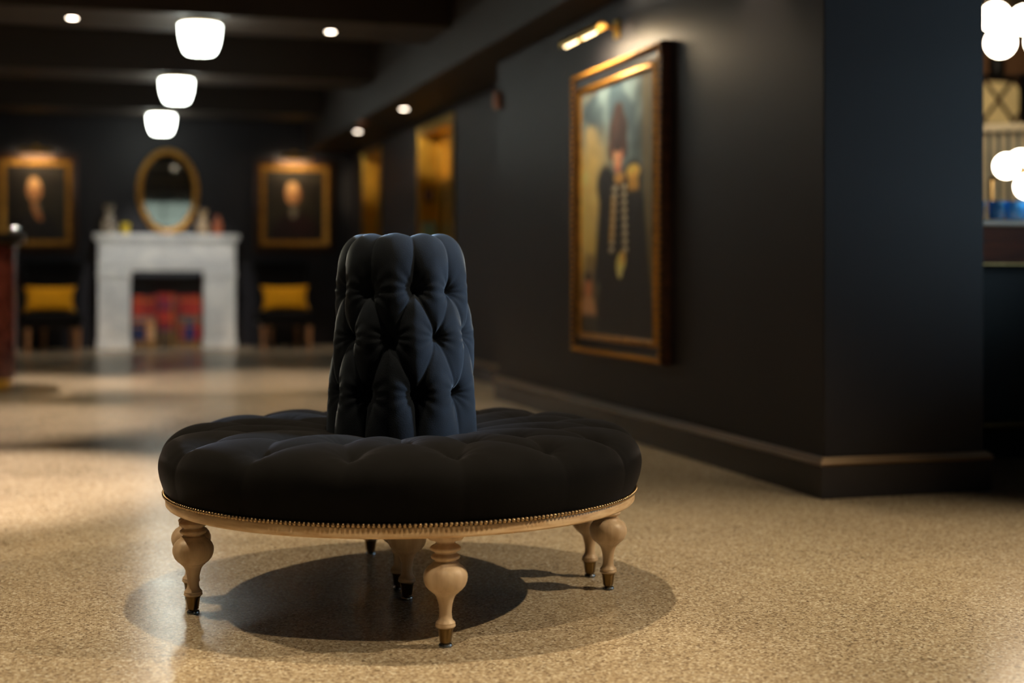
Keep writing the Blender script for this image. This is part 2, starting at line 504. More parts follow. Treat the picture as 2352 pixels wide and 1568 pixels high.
def tuft(TH, V, RR, buttons, segs, amp, wide, pit, pw, wr=0.0012, sharp=0.007, blur=30):
    """puffed height over (angle, arc length): creases and button pits are low"""
    D = np.full(TH.shape, 9.0); C = np.zeros(TH.shape); B = np.full(TH.shape, 9.0); wrk = np.zeros(TH.shape)
    keep = np.ones(TH.shape); kpit = np.ones(TH.shape)
    cre = np.zeros(TH.shape); fine = np.zeros(TH.shape)
    for (th, v) in buttons:
        x = wrap(TH - th) * RR; y = V - v
        b = np.hypot(x, y)
        near = np.exp(-b / 0.042) * np.clip(b / 0.014, 0, 1)
        wrk += wr * near * np.cos(np.arctan2(y, x) * 11 + rng.uniform(0, 6.28))
        keep *= 1 - np.exp(-(b / 0.07) ** 2); kpit *= 1 - np.exp(-(b / pw) ** 1.5)
    for (t0, v0, t1, v1, k) in segs:
        tm = (t0 + t1) / 2
        x = wrap(TH - tm) * RR
        d = seg_dist(x, V, (t0 - tm) * RR, v0, (t1 - tm) * RR, v1)
        cre = np.maximum(cre, k * np.exp(-(d / wide) ** 1.35)); fine = np.maximum(fine, k * np.exp(-d / sharp))
    cp_ = cre.copy()
    for _ in range(blur):
        q = np.pad(cp_, ((1, 1), (0, 0)), 'edge'); cp_ = (q[:-2] + 2 * q[1:-1] + q[2:]) / 4
        cp_ = (np.roll(cp_, 1, 1) + 2 * cp_ + np.roll(cp_, -1, 1)) / 4
    cre = .15 * cre + .85 * cp_
    att = 0.5 + 0.5 * (1 - keep)
    h = amp * (1 - att * (0.78 * cre + 0.22 * fine)) - pit * (1 - kpit) + wrk
    return h

# --- seat
prof = np.array([(.605, .292), (.618, .300), (.6255, .306), (.630, .325), (.632, .350), (.628, .380), (.612, .408), (.580, .426), (.540, .435),
                 (.480, .440), (.420, .441), (.350, .438), (.290, .433), (.240, .427), (.195, .418), (.15, .41)]) - np.array([.006, .008 * 1.0])
def resample(P, n):
    Q = P.copy()
    for _ in range(3):          # Chaikin smoothing, ends kept
        a = .75 * Q[:-1] + .25 * Q[1:]; b = .25 * Q[:-1] + .75 * Q[1:]
        Q = np.concatenate([Q[:1], np.stack([a, b], 1).reshape(-1, 2), Q[-1:]])
    L = np.concatenate([[0], np.cumsum(np.hypot(*np.diff(Q, axis=0).T))])
    u = np.linspace(0, L[-1], n)
    return np.stack([np.interp(u, L, Q[:, 0]), np.interp(u, L, Q[:, 1])], 1), u
NP_, NT_ = 130, 600
P, V = resample(prof, NP_)
tg = np.gradient(P, axis=0); tg /= np.hypot(tg[:, 0], tg[:, 1])[:, None]
nrm = np.stack([tg[:, 1], -tg[:, 0]], 1)
def v_at_r(r):                   # arc length where the upper side has radius r
    k = np.argmin(np.abs(P[:, 0] - r) + (P[:, 1] < .40) * 9); return V[k]
th = np.linspace(0, 2 * PI, NT_, endpoint=False)
TH, VV = np.meshgrid(th, V)
RR = np.broadcast_to(P[:, 0:1], TH.shape)
NB = 15; ph = R(-73)
vo, vm = v_at_r(.555), v_at_r(.375)
buttons, segs = [], []
bo = [(ph + 2 * PI * k / NB + rng.normal(0, .012), vo + rng.normal(0, .006)) for k in range(NB)]
bmid = [(ph + 2 * PI * (k + .5) / NB + rng.normal(0, .015), vm + rng.normal(0, .008)) for k in range(NB)]
for k in range(NB):
    a = bo[k]; m = bmid[k]; m0 = bmid[k - 1]
    segs.append((a[0], a[1], a[0], 0.0, 0.55))
    segs.append((a[0], a[1], a[0] + wrap(m[0] - a[0]), m[1], 0.85)); segs.append((a[0], a[1], a[0] + wrap(m0[0] - a[0]), m0[1], 0.85))
    segs.append((m[0], m[1], m[0], V[-1], 0.7))
buttons = bo + bmid
hgt = tuft(TH, VV, RR, buttons, segs, 0.034, 0.036, 0.016, 0.022)
fade = sm0(V, 0.0, 0.17)[:, None]
hgt = hgt * (0.05 + 0.95 * fade)
rr = P[:, 0:1] + nrm[:, 0:1] * hgt; zz = P[:, 1:2] + nrm[:, 1:2] * hgt
X = np.stack([rr * np.cos(TH), rr * np.sin(TH), zz], -1)
seat_o = link('seat_cushion', grid_mesh('seat_cushion', X, True), M_VELVET, settee, 180)
seat_o['label'] = 'black velvet button-tufted ring seat'
btn_bm = ball(bmesh.new(), (0, 0, 0), 0.011, 12, 8, (1, 1, .45))
btn0 = None
def surf(bl, Pp, Vp, nn_, off):
    r = np.interp(bl[1], Vp, Pp[:, 0]); z = np.interp(bl[1], Vp, Pp[:, 1])
    nr = np.interp(bl[1], Vp, nn_[:, 0]); nz = np.interp(bl[1], Vp, nn_[:, 1])
    r += nr * off; z += nz * off
    n3 = Vector((nr * math.cos(bl[0]), nr * math.sin(bl[0]), nz))
    return Vector((r * math.cos(bl[0]), r * math.sin(bl[0]), z)), n3.to_track_quat('Z', 'Y').to_euler()
for b in buttons:
    loc, rot = surf(b, P, V, nrm, -0.013)
    if btn0 is None:
        btn0 = obj('tufting_button', btn_bm, M_VELVET, seat_o, 180); btn0.location = loc; btn0.rotation_euler = rot
    else: inst(btn0, seat_o, loc, rot)

# --- centre column
zc = np.array([0.40, 0.46, 0.54, 0.64, 0.74, 0.83, 0.885, 0.917, 0.934, 0.938, 0.935, .928])
rc = np.array([.171, .171, .169, .163, .156, .148, .142, .133, .119, .104, .088, .07])
PB, VB = resample(np.stack([rc, zc], 1), 170)
tgb = np.gradient(PB, axis=0); tgb /= np.hypot(tgb[:, 0], tgb[:, 1])[:, None]
nb_ = np.stack([tgb[:, 1], -tgb[:, 0]], 1)
th2 = np.linspace(0, 2 * PI, 420, endpoint=False)
TH2, VV2 = np.meshgrid(th2, VB); RR2 = np.broadcast_to(PB[:, 0:1], TH2.shape)
def vz(z): return float(np.interp(z, PB[:120, 1], VB[:120]))
N9 = 9
a0 = R(-90 + 14); vr = [vz(H - (655 - 630) / F * 3.70), vz(H - (775 - 630) / F * 3.70), vz(H - (903 - 630) / F * 3.70)]
rows = []
for i, v in enumerate(vr):
    rows.append([(a0 + 2 * PI * (k + (.5 if i == 1 else 0)) / N9 + rng.normal(0, .012), v + rng.normal(0, .003)) for k in range(N9)])
segs2 = []
def sg(a, b, k): segs2.append((a[0], a[1], a[0] + wrap(b[0] - a[0]), b[1], k))
for k in range(N9):
    t_, m_, b_ = rows[0][k], rows[1][k], rows[2][k]; m0 = rows[1][k - 1]
    segs2.append((t_[0], t_[1], t_[0], VB[-1], .78)); segs2.append((b_[0], b_[1], b_[0], 0, .95))
    sg(m_, t_, .62); sg(m0, t_, .62); sg(m_, b_, .62); sg(m0, b_, .62)
bts = rows[0] + rows[1] + rows[2]
hg = tuft(TH2, VV2, RR2, bts, segs2, 0.036, 0.034, 0.020, 0.020, wr=0.0016, sharp=0.005)
rb = PB[:, 0:1] + nb_[:, 0:1] * hg; zb = PB[:, 1:2] + nb_[:, 1:2] * hg
X2 = np.stack([rb * np.cos(TH2), rb * np.sin(TH2), zb], -1)
back_o = link('backrest', grid_mesh('backrest', X2, True), M_VELVET_BACK, settee, 180)
back_o['label'] = 'midnight blue velvet tufted centre column'
b0 = None
for b in bts:
    loc, rot = surf(b, PB, VB, nb_, -0.010)
    if b0 is None:
        b0 = obj('tufting_button', ball(bmesh.new(), (0, 0, 0), 0.009, 12, 8, (1, 1, .45)), M_VELVET_BACK, back_o, 180); b0.location = loc; b0.rotation_euler = rot
    else: inst(b0, back_o, loc, rot)
cap = obj('top_cap', lathe([(.07, .930), (.100, .952), (.104, .956), (.102, .9595), (0, .960)], 48), mat('cap_stone', (214, 206, 190), rough=0.35), settee, 40)
cap['label'] = 'pale disc set into the column top'

# --- oak rail in four bent segments, nail heads, legs
def arc_rail(a0, a1, n=40):
    pr = [(.575, .262), (.618, .262), (.622, .266), (.622, .284), (.620, .288), (.575, .288)]
    bm = bmesh.new(); rings = []
    for k in range(n + 1):
        a = a0 + (a1 - a0) * k / n
        rings.append([bm.verts.new((r * math.cos(a), r * math.sin(a), z)) for r, z in pr])
    for p, q in zip(rings[:-1], rings[1:]):
        for k in range(len(pr)):
            bm.faces.new((p[k], q[k], q[(k + 1) % len(pr)], p[(k + 1) % len(pr)]))
    bm.faces.new(rings[0]); bm.faces.new(rings[-1])
    return bm
seam0 = R(-80)
for k in range(4):
    obj('oak_rail', arc_rail(seam0 + k * PI / 2 + .0006, seam0 + (k + 1) * PI / 2 - .0006), M_OAKR, settee, 40)
# dark base board under the seat
obj('base_board', lathe([(.0, .266), (.574, .266), (.574, .282), (0, .282)], 64), M_BLACKF, settee, 40)
obj('welt', lathe([(.612, .2882), (.622, .2882), (.6245, .2925), (.622, .298), (.612, .298)], 96, capped=False), M_BLACKF, settee, 60)
NN = 336
nail_me = ball(bmesh.new(), (0, 0, 0), 0.0053, 10, 6)
nail0 = None; rest = bmesh.new()
for k in range(NN):
    a = R(-90) + 2 * PI * ((k + .5) / NN - .5)
    loc = (.6255 * math.cos(a), .6255 * math.sin(a), .2935)
    if abs(k + .5 - NN / 2) < 110:
        if nail0 is None:
            nail0 = obj('nail_head', nail_me, M_ANTQ, settee, 180); nail0.location = loc
        else: inst(nail0, settee, loc)
    else: ball(rest, loc, 0.0048, 8, 5)
setp(obj('nail_heads_rear', rest, M_ANTQ, settee, 180), kind='stuff')

leg_prof_px = [(200, 180), (205, 195), (203, 225), (190, 243), (150, 252), (108, 262), (104, 280), (112, 290), (118, 298), (150, 312), (172, 332), (174, 348),
               (160, 366), (130, 380), (116, 390), (116, 400), (138, 410), (160, 425), (164, 440), (152, 458), (125, 472), (114, 482), (118, 490), (146, 500),
               (154, 512), (160, 524), (196, 545), (228, 585), (246, 630), (249, 665), (242, 710), (222, 760), (188, 800), (160, 822), (148, 830), (146, 838),
               (128, 850), (108, 875), (92, 915), (78, 970), (70, 1030), (69, 1070), (73, 1110), (84, 1140), (102, 1158), (110, 1172), (106, 1182), (112, 1195), (112, 1210), (100, 1222), (86, 1226)]
kz = 0.262 / (1440 - 180)
def pz(y): return (1440 - y) * kz
lp = [(w * kz, pz(y)) for w, y in leg_prof_px]
leg0 = obj('leg', lathe(lp, 40), M_OAK, settee, 35)
fer0 = obj('ferrule', lathe([(.0905 * .205, pz(1220)), (90 * kz, pz(1228)), (88 * kz, pz(1245)), (84 * kz, pz(1250)), (66 * kz, pz(1380)), (60 * kz, pz(1386)), (45 * kz, pz(1388)), (45 * kz, pz(1403))], 28), M_BRASS, leg0, 40)
gl0 = obj('glide', lathe([(48 * kz, pz(1398)), (70 * kz, pz(1406)), (78 * kz, pz(1420)), (78 * kz, pz(1432)), (60 * kz, 0.0005), (0, 0.0)], 28), M_STEEL, leg0, 40)
SEAM = R(14.5); LR = .560
legs = [(LR, SEAM - PI / 2), (LR, SEAM + R(8.5)), (LR, SEAM - R(8.5)), (LR, SEAM + PI + R(8.5)), (LR, SEAM + PI - R(8.5)), (LR, SEAM + PI / 2), (.062, SEAM - PI / 2), (.062, SEAM + PI / 2)]
for k, (r, a) in enumerate(legs):
    loc = (r * math.cos(a), r * math.sin(a), 0)
    if k == 0: leg0.location = loc; leg0.rotation_euler = (0, 0, 0)
    else:
        l = inst(leg0, settee, loc, (0, 0, k * 1.3)); inst(fer0, l); inst(gl0, l)

# ================================================================== PAINTINGS
def sm(x, a, b):
    t = np.clip((x - a) / (b - a), 0, 1); return t * t * (3 - 2 * t)
class Paint:
    def __init__(s, w, h, n):
        s.nx = n; s.nz = int(n * h / w)
        s.x, s.y = np.meshgrid(np.linspace(-1, 1, s.nx), np.linspace(1, -1, s.nz))   # y up; both -1..1
        s.c = np.zeros(s.x.shape + (3,)); s.asp = h / w; s.w = w; s.h = h
    def fill(s, top, bot):
        k = ((s.y + 1) / 2)[..., None]; s.c = lin(bot) * (1 - k) + lin(top) * k
    def lay(s, m, c, op=1.0):
        m = (m * op)[..., None]; s.c = s.c * (1 - m) + lin(c) * m
    def ell(s, cx, cy, rx, ry, soft=.25, rot=0):
        dx = s.x - cx; dy = (s.y - cy) * s.asp
        cr, sr = math.cos(rot), math.sin(rot)
        d = np.hypot((dx * cr + dy * sr) / rx, (-dx * sr + dy * cr) / (ry * s.asp))
        return 1 - sm(d, 1 - soft, 1 + soft)
    def trap(s, y0, y1, l0, r0, l1, r1, soft=.03):
        k = (s.y - y0) / (y1 - y0); l = l0 + (l1 - l0) * k; r = r0 + (r1 - r0) * k
        return sm(s.x, l - soft, l + soft) * (1 - sm(s.x, r - soft, r + soft)) * sm(s.y, min(y0, y1) - soft, min(y0, y1) + soft) * (1 - sm(s.y, max(y0, y1) - soft, max(y0, y1) + soft))
    def noise(s, sc, seed):
        g = np.random.default_rng(seed); out = np.zeros(s.x.shape); a = 1.0
        for o in range(4):
            n = int(sc * 2 ** o) + 2; G = g.random((int(n * s.asp) + 3, n + 2))
            u = (s.x + 1) / 2 * (G.shape[1] - 2); v = (s.y + 1) / 2 * (G.shape[0] - 2)
            i, j = v.astype(int), u.astype(int); fu, fv = u - j, v - i
            fu = fu * fu * (3 - 2 * fu); fv = fv * fv * (3 - 2 * fv)
            out += a * (G[i, j] * (1 - fu) * (1 - fv) + G[i, j + 1] * fu * (1 - fv) + G[i + 1, j] * (1 - fu) * fv + G[i + 1, j + 1] * fu * fv); a *= .5
        return out / 1.875
    def build(s, parent, y):
        X = np.stack([s.x * s.w / 2, np.full(s.x.shape, y), s.y * s.h / 2], -1)
        me = grid_mesh('canvas', X)
        at = me.color_attributes.new('paint', 'FLOAT_COLOR', 'POINT')
        c = np.concatenate([np.clip(s.c, 0, 1), np.ones(s.x.shape + (1,))], -1).reshape(-1)
        at.data.foreach_set('color', c.astype(np.float32))
        o = link('canvas', me, M_CANVAS, parent, 180)
        return o

# --- large officer portrait on the right-hand wall
ta, zt = on_s(1515, 90, WS - .06); tb, _ = on_s(1310, 185, WS - .06); _, zb0 = on_s(1506, 840, WS - .06)
pw, phh = tb - ta, zt - zb0
big = thing('officer_portrait', 'tall gilt-framed portrait of a standing officer in a dark cape', 'painting', WS - .001, (ta + tb) / 2, (zt + zb0) / 2, -PI / 2)
iw, ih = pw - .23, phh - .23
obj('backing_board', box(-pw / 2 + .03, pw / 2 - .03, -.03, 0, -phh / 2 + .03, phh / 2 - .03), M_EBONY, big)
p = Paint(iw, ih, 170)
p.fill((48, 66, 78), (60, 58, 44))
n1 = p.noise(4, 3); n2 = p.noise(7, 5)
p.lay(sm(n1, .4, .7), (98, 118, 126), .8)
p.lay((1 - sm(p.x, -.75, .1)) * sm(p.y, -.75, -.2) * (1 - sm(p.y, .35, .75)), (186, 164, 92), .85)
p.lay((1 - sm(p.x, -.9, -.2)) * sm(n2, .45, .7) * sm(p.y, -.5, .1), (206, 184, 120), .5)
p.lay(sm(p.x, .45, .8) * (p.y > -2), (58, 58, 40), .75)
p.lay(sm(p.x, .62, .8) * (1 - sm(p.x, .86, .98)), (104, 88, 44), .5)
p.lay(1 - sm(p.y, -.78, -.58), (44, 40, 34), .85)
# distant figure group and ground on the far side
p.lay(p.trap(-.85, -.35, -.98, -.5, -.85, -.6), (92, 74, 48), .7)
p.lay(p.ell(-.78, -.62, .13, .10), (150, 100, 66)); p.lay(p.ell(-.78, -.53, .10, .04), (40, 30, 26)); p.lay(p.trap(-.84, -.70, -.98, -.55, -.95, -.62), (168, 128, 92), .8)
# cape and body
p.lay(p.trap(-1, .28, -.52, .98, -.30, .62, .05), (24, 23, 24))
p.lay(p.ell(-.28, .20, .24, .16), (24, 23, 25)); p.lay(p.ell(.45, .22, .24, .14), (28, 26, 26)); p.lay(p.trap(-.6, .2, -.62, -.2, -.42, -.1, .06), (26, 25, 27))
p.lay(p.trap(-.95, .1, .45, .95, .40, .72, .06), (30, 29, 31), .9)
# frogging on the jacket
for i in range(9):
    y = .16 - i * .06
    for xx in (-.02 - i * .012, .22 + i * .004):
        p.lay(p.ell(xx, y, .075, .022), (150, 140, 118), .8); p.lay(p.ell(xx + .02, y + .008, .03, .012), (204, 198, 180), .7)
p.lay(p.ell(.10, .24, .14, .045), (170, 132, 70), .8)
p.lay(p.trap(-.25, .10, -.17, -.07, -.10, -.02), (150, 122, 68), .8)
p.lay(p.ell(.46, .27, .17, .055), (196, 160, 76)); p.lay(p.trap(.13, .25, .34, .60, .33, .58), (170, 134, 62), .85)
# face, hair and tall hat
p.lay(p.ell(.06, .34, .11, .06), (150, 96, 74)); p.lay(p.ell(.06, .43, .135, .10, .15), (196, 140, 108)); p.lay(p.ell(.13, .42, .07, .085), (150, 96, 76), .6)
p.lay(p.ell(.03, .455, .02, .008), (50, 30, 24)); p.lay(p.ell(.10, .455, .02, .008), (50, 30, 24)); p.lay(p.ell(.06, .385, .045, .008), (140, 66, 56)); p.lay(p.ell(.055, .425, .016, .025), (216, 160, 128), .8)
p.lay(p.ell(.07, .60, .25, .16, .12), (44, 29, 23)); p.lay(p.ell(.07, .74, .14, .09, .2), (44, 29, 23)); p.lay(p.ell(-.12, .47, .07, .09), (58, 36, 28)); p.lay(p.ell(.25, .47, .07, .09), (52, 32, 26)); p.lay(p.ell(0, .63, .10, .10, .5), (62, 42, 32), .6)
# glove and pale pouch
p.lay(p.ell(.14, -.42, .13, .075, .2, .5), (198, 172, 98)); p.lay(p.ell(.11, -.49, .07, .05), (214, 192, 124)); p.lay(p.ell(.19, -.38, .05, .05), (150, 118, 62), .7)
p.c *= (2.0 + .5 * p.noise(20, 9))[..., None]
cv = p.build(big, -.034); cv['label'] = 'painted officer with tall fur hat, cape and gold epaulette'
fr = obj('frame_moulding', frame_sweep(iw - .01, ih - .01, [(0, .032), (0, .045), (.012, .052), (.030, .044), (.034, .036), (.036, .031)]), M_GILT, big, 50)
obj('flat_frieze', frame_sweep(iw + .062, ih + .062, [(0, .032), (.003, .038), (.042, .042), (.044, .030)]), M_EBONY, big, 50)
of = obj('outer_moulding', frame_sweep(iw + .15, ih + .15, [(0, .030), (.002, .048), (.016, .056), (.036, .050), (.040, .030), (.040, 0), (0, 0)]), M_GILTD, big, 50)
bd0 = None
bw, bh = iw + .15 + .036, ih + .15 + .036
def bead(x, z):
    global bd0
    if bd0 is None:
        bd0 = obj('bead', ball(bmesh.new(), (0, 0, 0), .0125, 8, 6, (1, .8, 1)), M_GILT, of, 180); bd0.location = (x, -.054, z)
    else: inst(bd0, of, (x, -.054, z))
nx = int(bw / .034); nz = int(bh / .034)
for i in range(nx): bead(-bw / 2 + (i + .5) * bw / nx, bh / 2); bead(-bw / 2 + (i + .5) * bw / nx, -bh / 2)
for i in range(nz + 1): bead(bw / 2, -bh / 2 + i * bh / nz); bead(-bw / 2, -bh / 2 + i * bh / nz)

# picture light over it
def picture_light(label, s, t, z, rz, length, reach, power, group=None, tubes=2, droop=.05, tilt=0.0, glow=30):
    o = thing('picture_light', label, 'picture light', s, t, z, rz, group)
    obj('wall_plate', box(-.035, .035, -.014, 0, -.05, .05, .004), M_BRIGHT, o)
    b = bmesh.new(); tube(b, (0, -.010, 0), (0, -reach * .55, .02), .008); tube(b, (0, -reach * .55, .02), (0, -reach, -droop + .02), .008)
    obj('arm', b, M_BRIGHT, o, 40)
    bm = bmesh.new(); n = 14; rings = []
    for x in (-length / 2, length / 2):
        ring = []
        for k in range(n + 1):
            a = R(-75) + R(215) * k / n
            ring.append(bm.verts.new((x, -reach - .0 + .032 * math.cos(a + R(tilt)) * -1, -droop + .032 * math.sin(a + R(tilt)))))
        for k in range(n, -1, -1):
            a = R(-75) + R(215) * k / n
            ring.append(bm.verts.new((x, -reach + .029 * math.cos(a + R(tilt)) * -1, -droop + .029 * math.sin(a + R(tilt)))))
        rings.append(ring)
    m = len(rings[0])
    for k in range(m): bm.faces.new((rings[0][k], rings[0][(k + 1) % m], rings[1][(k + 1) % m], rings[1][k]))
    bm.faces.new(rings[0]); bm.faces.new(rings[1])
    obj('shade', bm, M_BRIGHT, o, 40)
    for k in range(tubes):
        x0 = -length / 2 + .01 + k * length / tubes; x1 = x0 + length / tubes - (.04 if tubes == 1 else .13)
        b = bmesh.new(); tube(b, (x0, -reach + .004, -droop - .004), (x1, -reach + .004, -droop - .004), .011, 14)
        obj('bulb_tube', b, emit('warm_tube', (1, .74, .4), glow), o, 40)
    l = bpy.data.lights.new('picture_light_glow', 'AREA'); l.shape = 'RECTANGLE'; l.size = length; l.size_y = .03; l.energy = power; l.color = WARM
    lo = bpy.data.objects.new('picture_light_glow', l); COL.objects.link(lo); lo.parent = o
    lo.location = (0, -reach + .012, -droop - .022); lo.rotation_euler = Vector((0, .55, -1)).to_track_quat('-Z', 'Y').to_euler()
    return o
picture_light('brass picture light with glowing tubes above the tall officer portrait', WS - .001, 7.13, 2.17, -PI / 2, .60, .20, 9.0, tilt=42, glow=7)

# --- two bust portraits on the back wall
def bust(px0, px1, py0, py1, label, tone, seed, flip):
    s0, z1 = on_t(px0, py0, BT - .05); s1, z0 = on_t(px1, py1, BT - .05)
    w, h = s1 - s0, z1 - z0
    o = thing('bust_portrait', label, 'painting', (s0 + s1) / 2, BT - .001, (z0 + z1) / 2, 0)
    iw, ih = w - .24, h - .24
    obj('backing_board', box(-w / 2 + .03, w / 2 - .03, -.02, 0, -h / 2 + .03, h / 2 - .03), M_EBONY, o)
    p = Paint(iw, ih, 120)
    p.fill((34, 28, 22), (26, 21, 18)); p.lay(sm(p.noise(4, seed), .45, .75), (54, 48, 34), .6)
    f = -1 if flip else 1
    p.lay(sm(p.x * -f, -.9, -.1) * (1 - sm(p.y, -.2, .8)), (66, 60, 40), .3)
    p.lay(p.ell(.0, -.85, .78, .62, .12), tone); p.lay(p.ell(.25 * f, -.55, .40, .30, .3), tuple(int(v * 1.5) for v in tone), .5)
    p.lay(p.ell(-.02, -.12, .14, .18), (92, 82, 70)); p.lay(p.ell(-.04 * f, -.22, .10, .14), (150, 140, 122), .8)
    p.lay(p.ell(-.06, .34, .235, .30, .12), (206, 148, 96)); p.lay(p.ell(.06 * f, .30, .16, .26, .4), (160, 104, 62), .5)
    p.lay(p.ell(-.08, .52, .17, .14, .4), (232, 182, 126), .8)
    for xx in (-.15, .03): p.lay(p.ell(xx, .33, .04, .02), (70, 42, 28), .8)
    p.lay(p.ell(-.07, .26, .03, .06), (226, 168, 116), .7); p.lay(p.ell(-.06, .15, .08, .018), (130, 66, 48), .8)
    p.lay(p.ell(-.28, .30, .035, .08), (150, 96, 60)); p.lay(p.ell(.17, .30, .035, .08), (140, 88, 56))
    if flip:
        p.lay(p.ell(.05, -.30, .10, .20, .2, .5), (186, 122, 74)); p.lay(p.ell(-.05, -.08, .09, .09), (196, 132, 82))
    p.c *= (0.86 + .28 * p.noise(20, seed + 1))[..., None]
    p.build(o, -.024)
    obj('frame_moulding', frame_sweep(iw - .01, ih - .01, [(0, .022), (0, .034), (.012, .040), (.038, .060), (.052, .062), (.058, .05), (.058, .022)]), M_GILT, o, 50)
    obj('outer_moulding', frame_sweep(iw + .106, ih + .106, [(0, .02), (0, .05), (.012, .056), (.055, .036), (.067, .03), (.067, 0), (0, 0)]), M_GILTD, o, 50)
    picture_light('small brass picture light over the %s' % ('seated-man portrait with hand at chin' if flip else 'bald-man portrait in dark coat'),
                  (s0 + s1) / 2, BT - .001, z1 + .06, 0, .36, .20, 4.0, 'picture lights by the fireplace', 1, .03, 0, 14)
    return o
bust(-14, 178, 352, 577, 'gilt-framed portrait of a seated man with his hand at his chin', (30, 26, 26), 21, True)
bust(585, 768, 366, 577, 'gilt-framed bust portrait of a bald man in a dark coat', (40, 20, 20), 31, False)

# ================================================================== FIREPLACE
FT = 16.85
sl, zsh = on_t(214, 536, FT); sr, _ = on_t(551, 536, FT); FC = (sl + sr) / 2; FW = sr - sl
fp = thing('fireplace_surround', 'white marble fireplace surround with books in its opening', 'fireplace', FC, FT, 0)
D = BT - FT - .002
hw = FW / 2; lw = .36
obj('mantel_shelf', box(-hw, hw, -.03, D, zsh - .065, zsh, .010, 2), M_MARBLE, fp)
obj('bed_moulding', box(-hw + .03, hw - .03, -.012, D, zsh - .10, zsh - .065, .008), M_MARBLE, fp)
fz = .90
obj('frieze', box(-hw + .05, hw - .05, .01, D, fz, zsh - .10, .004), M_MARBLE, fp)
obj('frieze_band', box(-hw + .045, hw - .045, -.002, .012, fz + .055, fz + .085, .006), M_MARBLE, fp)
md = obj('medallion', lathe([(.055, 0), (.055, .008), (.045, .016), (.036, .010), (.030, .010), (.018, .020), (0, .022)], 32, axis=(0, -1, 0)), M_MARBLE, fp, 40); md.location = (0, .011, fz + .26)
for sx in (-1, 1):
    c = sx * (hw - .05 - lw / 2)
    j = obj('jamb', box(c - lw / 2, c + lw / 2, 0.0, D, .10, fz, .006), M_MARBLE, fp)
    obj('pilaster_panel', box(c - lw / 2 + .10, c + lw / 2 - .10, -.014, .0, .18, fz - .10, .010), M_MARBLE, j)
    obj('capital', box(c - lw / 2 - .012, c + lw / 2 + .012, -.018, .06, fz - .07, fz - .001, .010), M_MARBLE, j)
    obj('plinth', box(c - lw / 2 - .015, c + lw / 2 + .015, -.020, D, 0, .10, .008), M_MARBLE, fp)
ow = hw - .05 - lw
obj('firebox_back', box(-ow, ow, D - .02, D, 0, fz), M_SLATE, fp)
obj('firebox_lining', box(-ow, ow, .02, .04, fz - .06, fz), M_SLATE, fp)

# books stacked in the opening
def book(x, z, th, hh, dp, c, flat, group, label, lean=0):
    mcol = mat('book_%d_%d_%d' % c, c, rough=0.55, var=0.15, scale=20)
    b = bmesh.new()
    bx(b, -th / 2, -th / 2 + .004, 0, dp, 0, hh); bx(b, th / 2 - .004, th / 2, 0, dp, 0, hh); bx(b, -th / 2 + .004, th / 2 - .004, 0, .006, 0, hh)
    o = obj('book', b, mcol)
    setp(o, label, 'book', group)
    pg = obj('page_block', box(-th / 2 + .0042, th / 2 - .0042, .0065, dp - .006, .004, hh - .004), mat('page_paper', (196, 180, 146), rough=0.8), o)
    bn = bmesh.new()
    bx(bn, -th / 2 + .001, th / 2 - .001, -.0012, .0002, hh * .74, hh * .74 + .018)
    obj('spine_band', bn, M_GILT, o)
    if not flat:
        o.location = rw(FC + x, FT + .05, z); o.rotation_euler = (0, lean, A)
    else:
        o.location = rw(FC + x - hh / 2, FT + .05, z + th / 2); o.rotation_euler = Matrix.Rotation(A, 3, 'Z').to_euler(); 
        o.rotation_euler = (Matrix.Rotation(A, 3, 'Z') @ Matrix.Rotation(R(90), 3, 'Y')).to_euler()
    return o
REDS = [(150, 34, 28), (172, 46, 34), (128, 26, 26), (186, 60, 38), (140, 30, 40)]
ORD = ['first', 'second', 'third', 'fourth', 'fifth', 'sixth', 'seventh', 'eighth', 'ninth', 'tenth', 'eleventh', 'twelfth', 'thirteenth']
def cname(c):
    r, g, b = c
    if abs(r - g) < 22 and abs(g - b) < 22: return 'grey'
    if b > r: return 'blue' if g < 60 else 'grey'
    if r > 100 and g < 65 and b > 60: return 'plum'
    if b > 60 and g < 50: return 'plum'
    if r > 120 and g < 66: return 'red'
    if r > 180: return 'tan'
    if r > 140 and g < 90: return 'rust'
    return 'brown'
def row(x0, x1, z, cols, hmin, hmax, group, label):
    x = x0; tops = []
    while x < x1 - .02:
        th = random.uniform(.030, .042); th = min(th, x1 - x)
        c = random.choice(cols); hh = random.uniform(hmin, hmax)
        book(x + th / 2, z, th - .001, hh, .17, c, False, group, '%s upright book, %s %s' % (cname(c), ORD[len(tops)], label)); tops.append(z + hh); x += th
    return max(tops)
def stack(x, z, n, cols, wmin, wmax, group, label, th=(.028, .04), start=0):
    for i_ in range(n):
        c = random.choice(cols)
        t_ = random.uniform(*th)
        book(x + random.uniform(-.008, .008), z, t_, random.uniform(wmin, wmax), .16, c, True, group, '%s book lying flat, %s' % (cname(c), label % ORD[i_ + start])); z += t_ + .0005
    return z
BR = [(120, 84, 48), (96, 66, 40), (144, 108, 60)]
zl = stack(-.245, 0, 3, BR, .27, .285, 'brown books at the bottom left of the hearth', '%s up from the hearth floor beside the reception-side jamb')
zc_ = stack(0, 0, 6, [(62, 48, 34), (84, 66, 40), (110, 84, 50)], .19, .21, 'dark books under the middle stack', '%s up in the tall middle stack of the hearth')
zr = stack(.245, 0, 3, BR, .27, .285, 'brown books at the bottom right of the hearth', '%s up from the hearth floor beside the lift-side jamb')
zm = .125
t1 = row(-.394, -.24, zl, [(26, 36, 74), (34, 44, 92)], .205, .21, 'dark blue books left in the hearth', 'from the reception-side jamb in the lower hearth row'); row(-.238, -.125, zl, [(196, 132, 90), (206, 164, 120)], .205, .21, 'tan books left in the hearth', 'after the blue books in the lower hearth row')
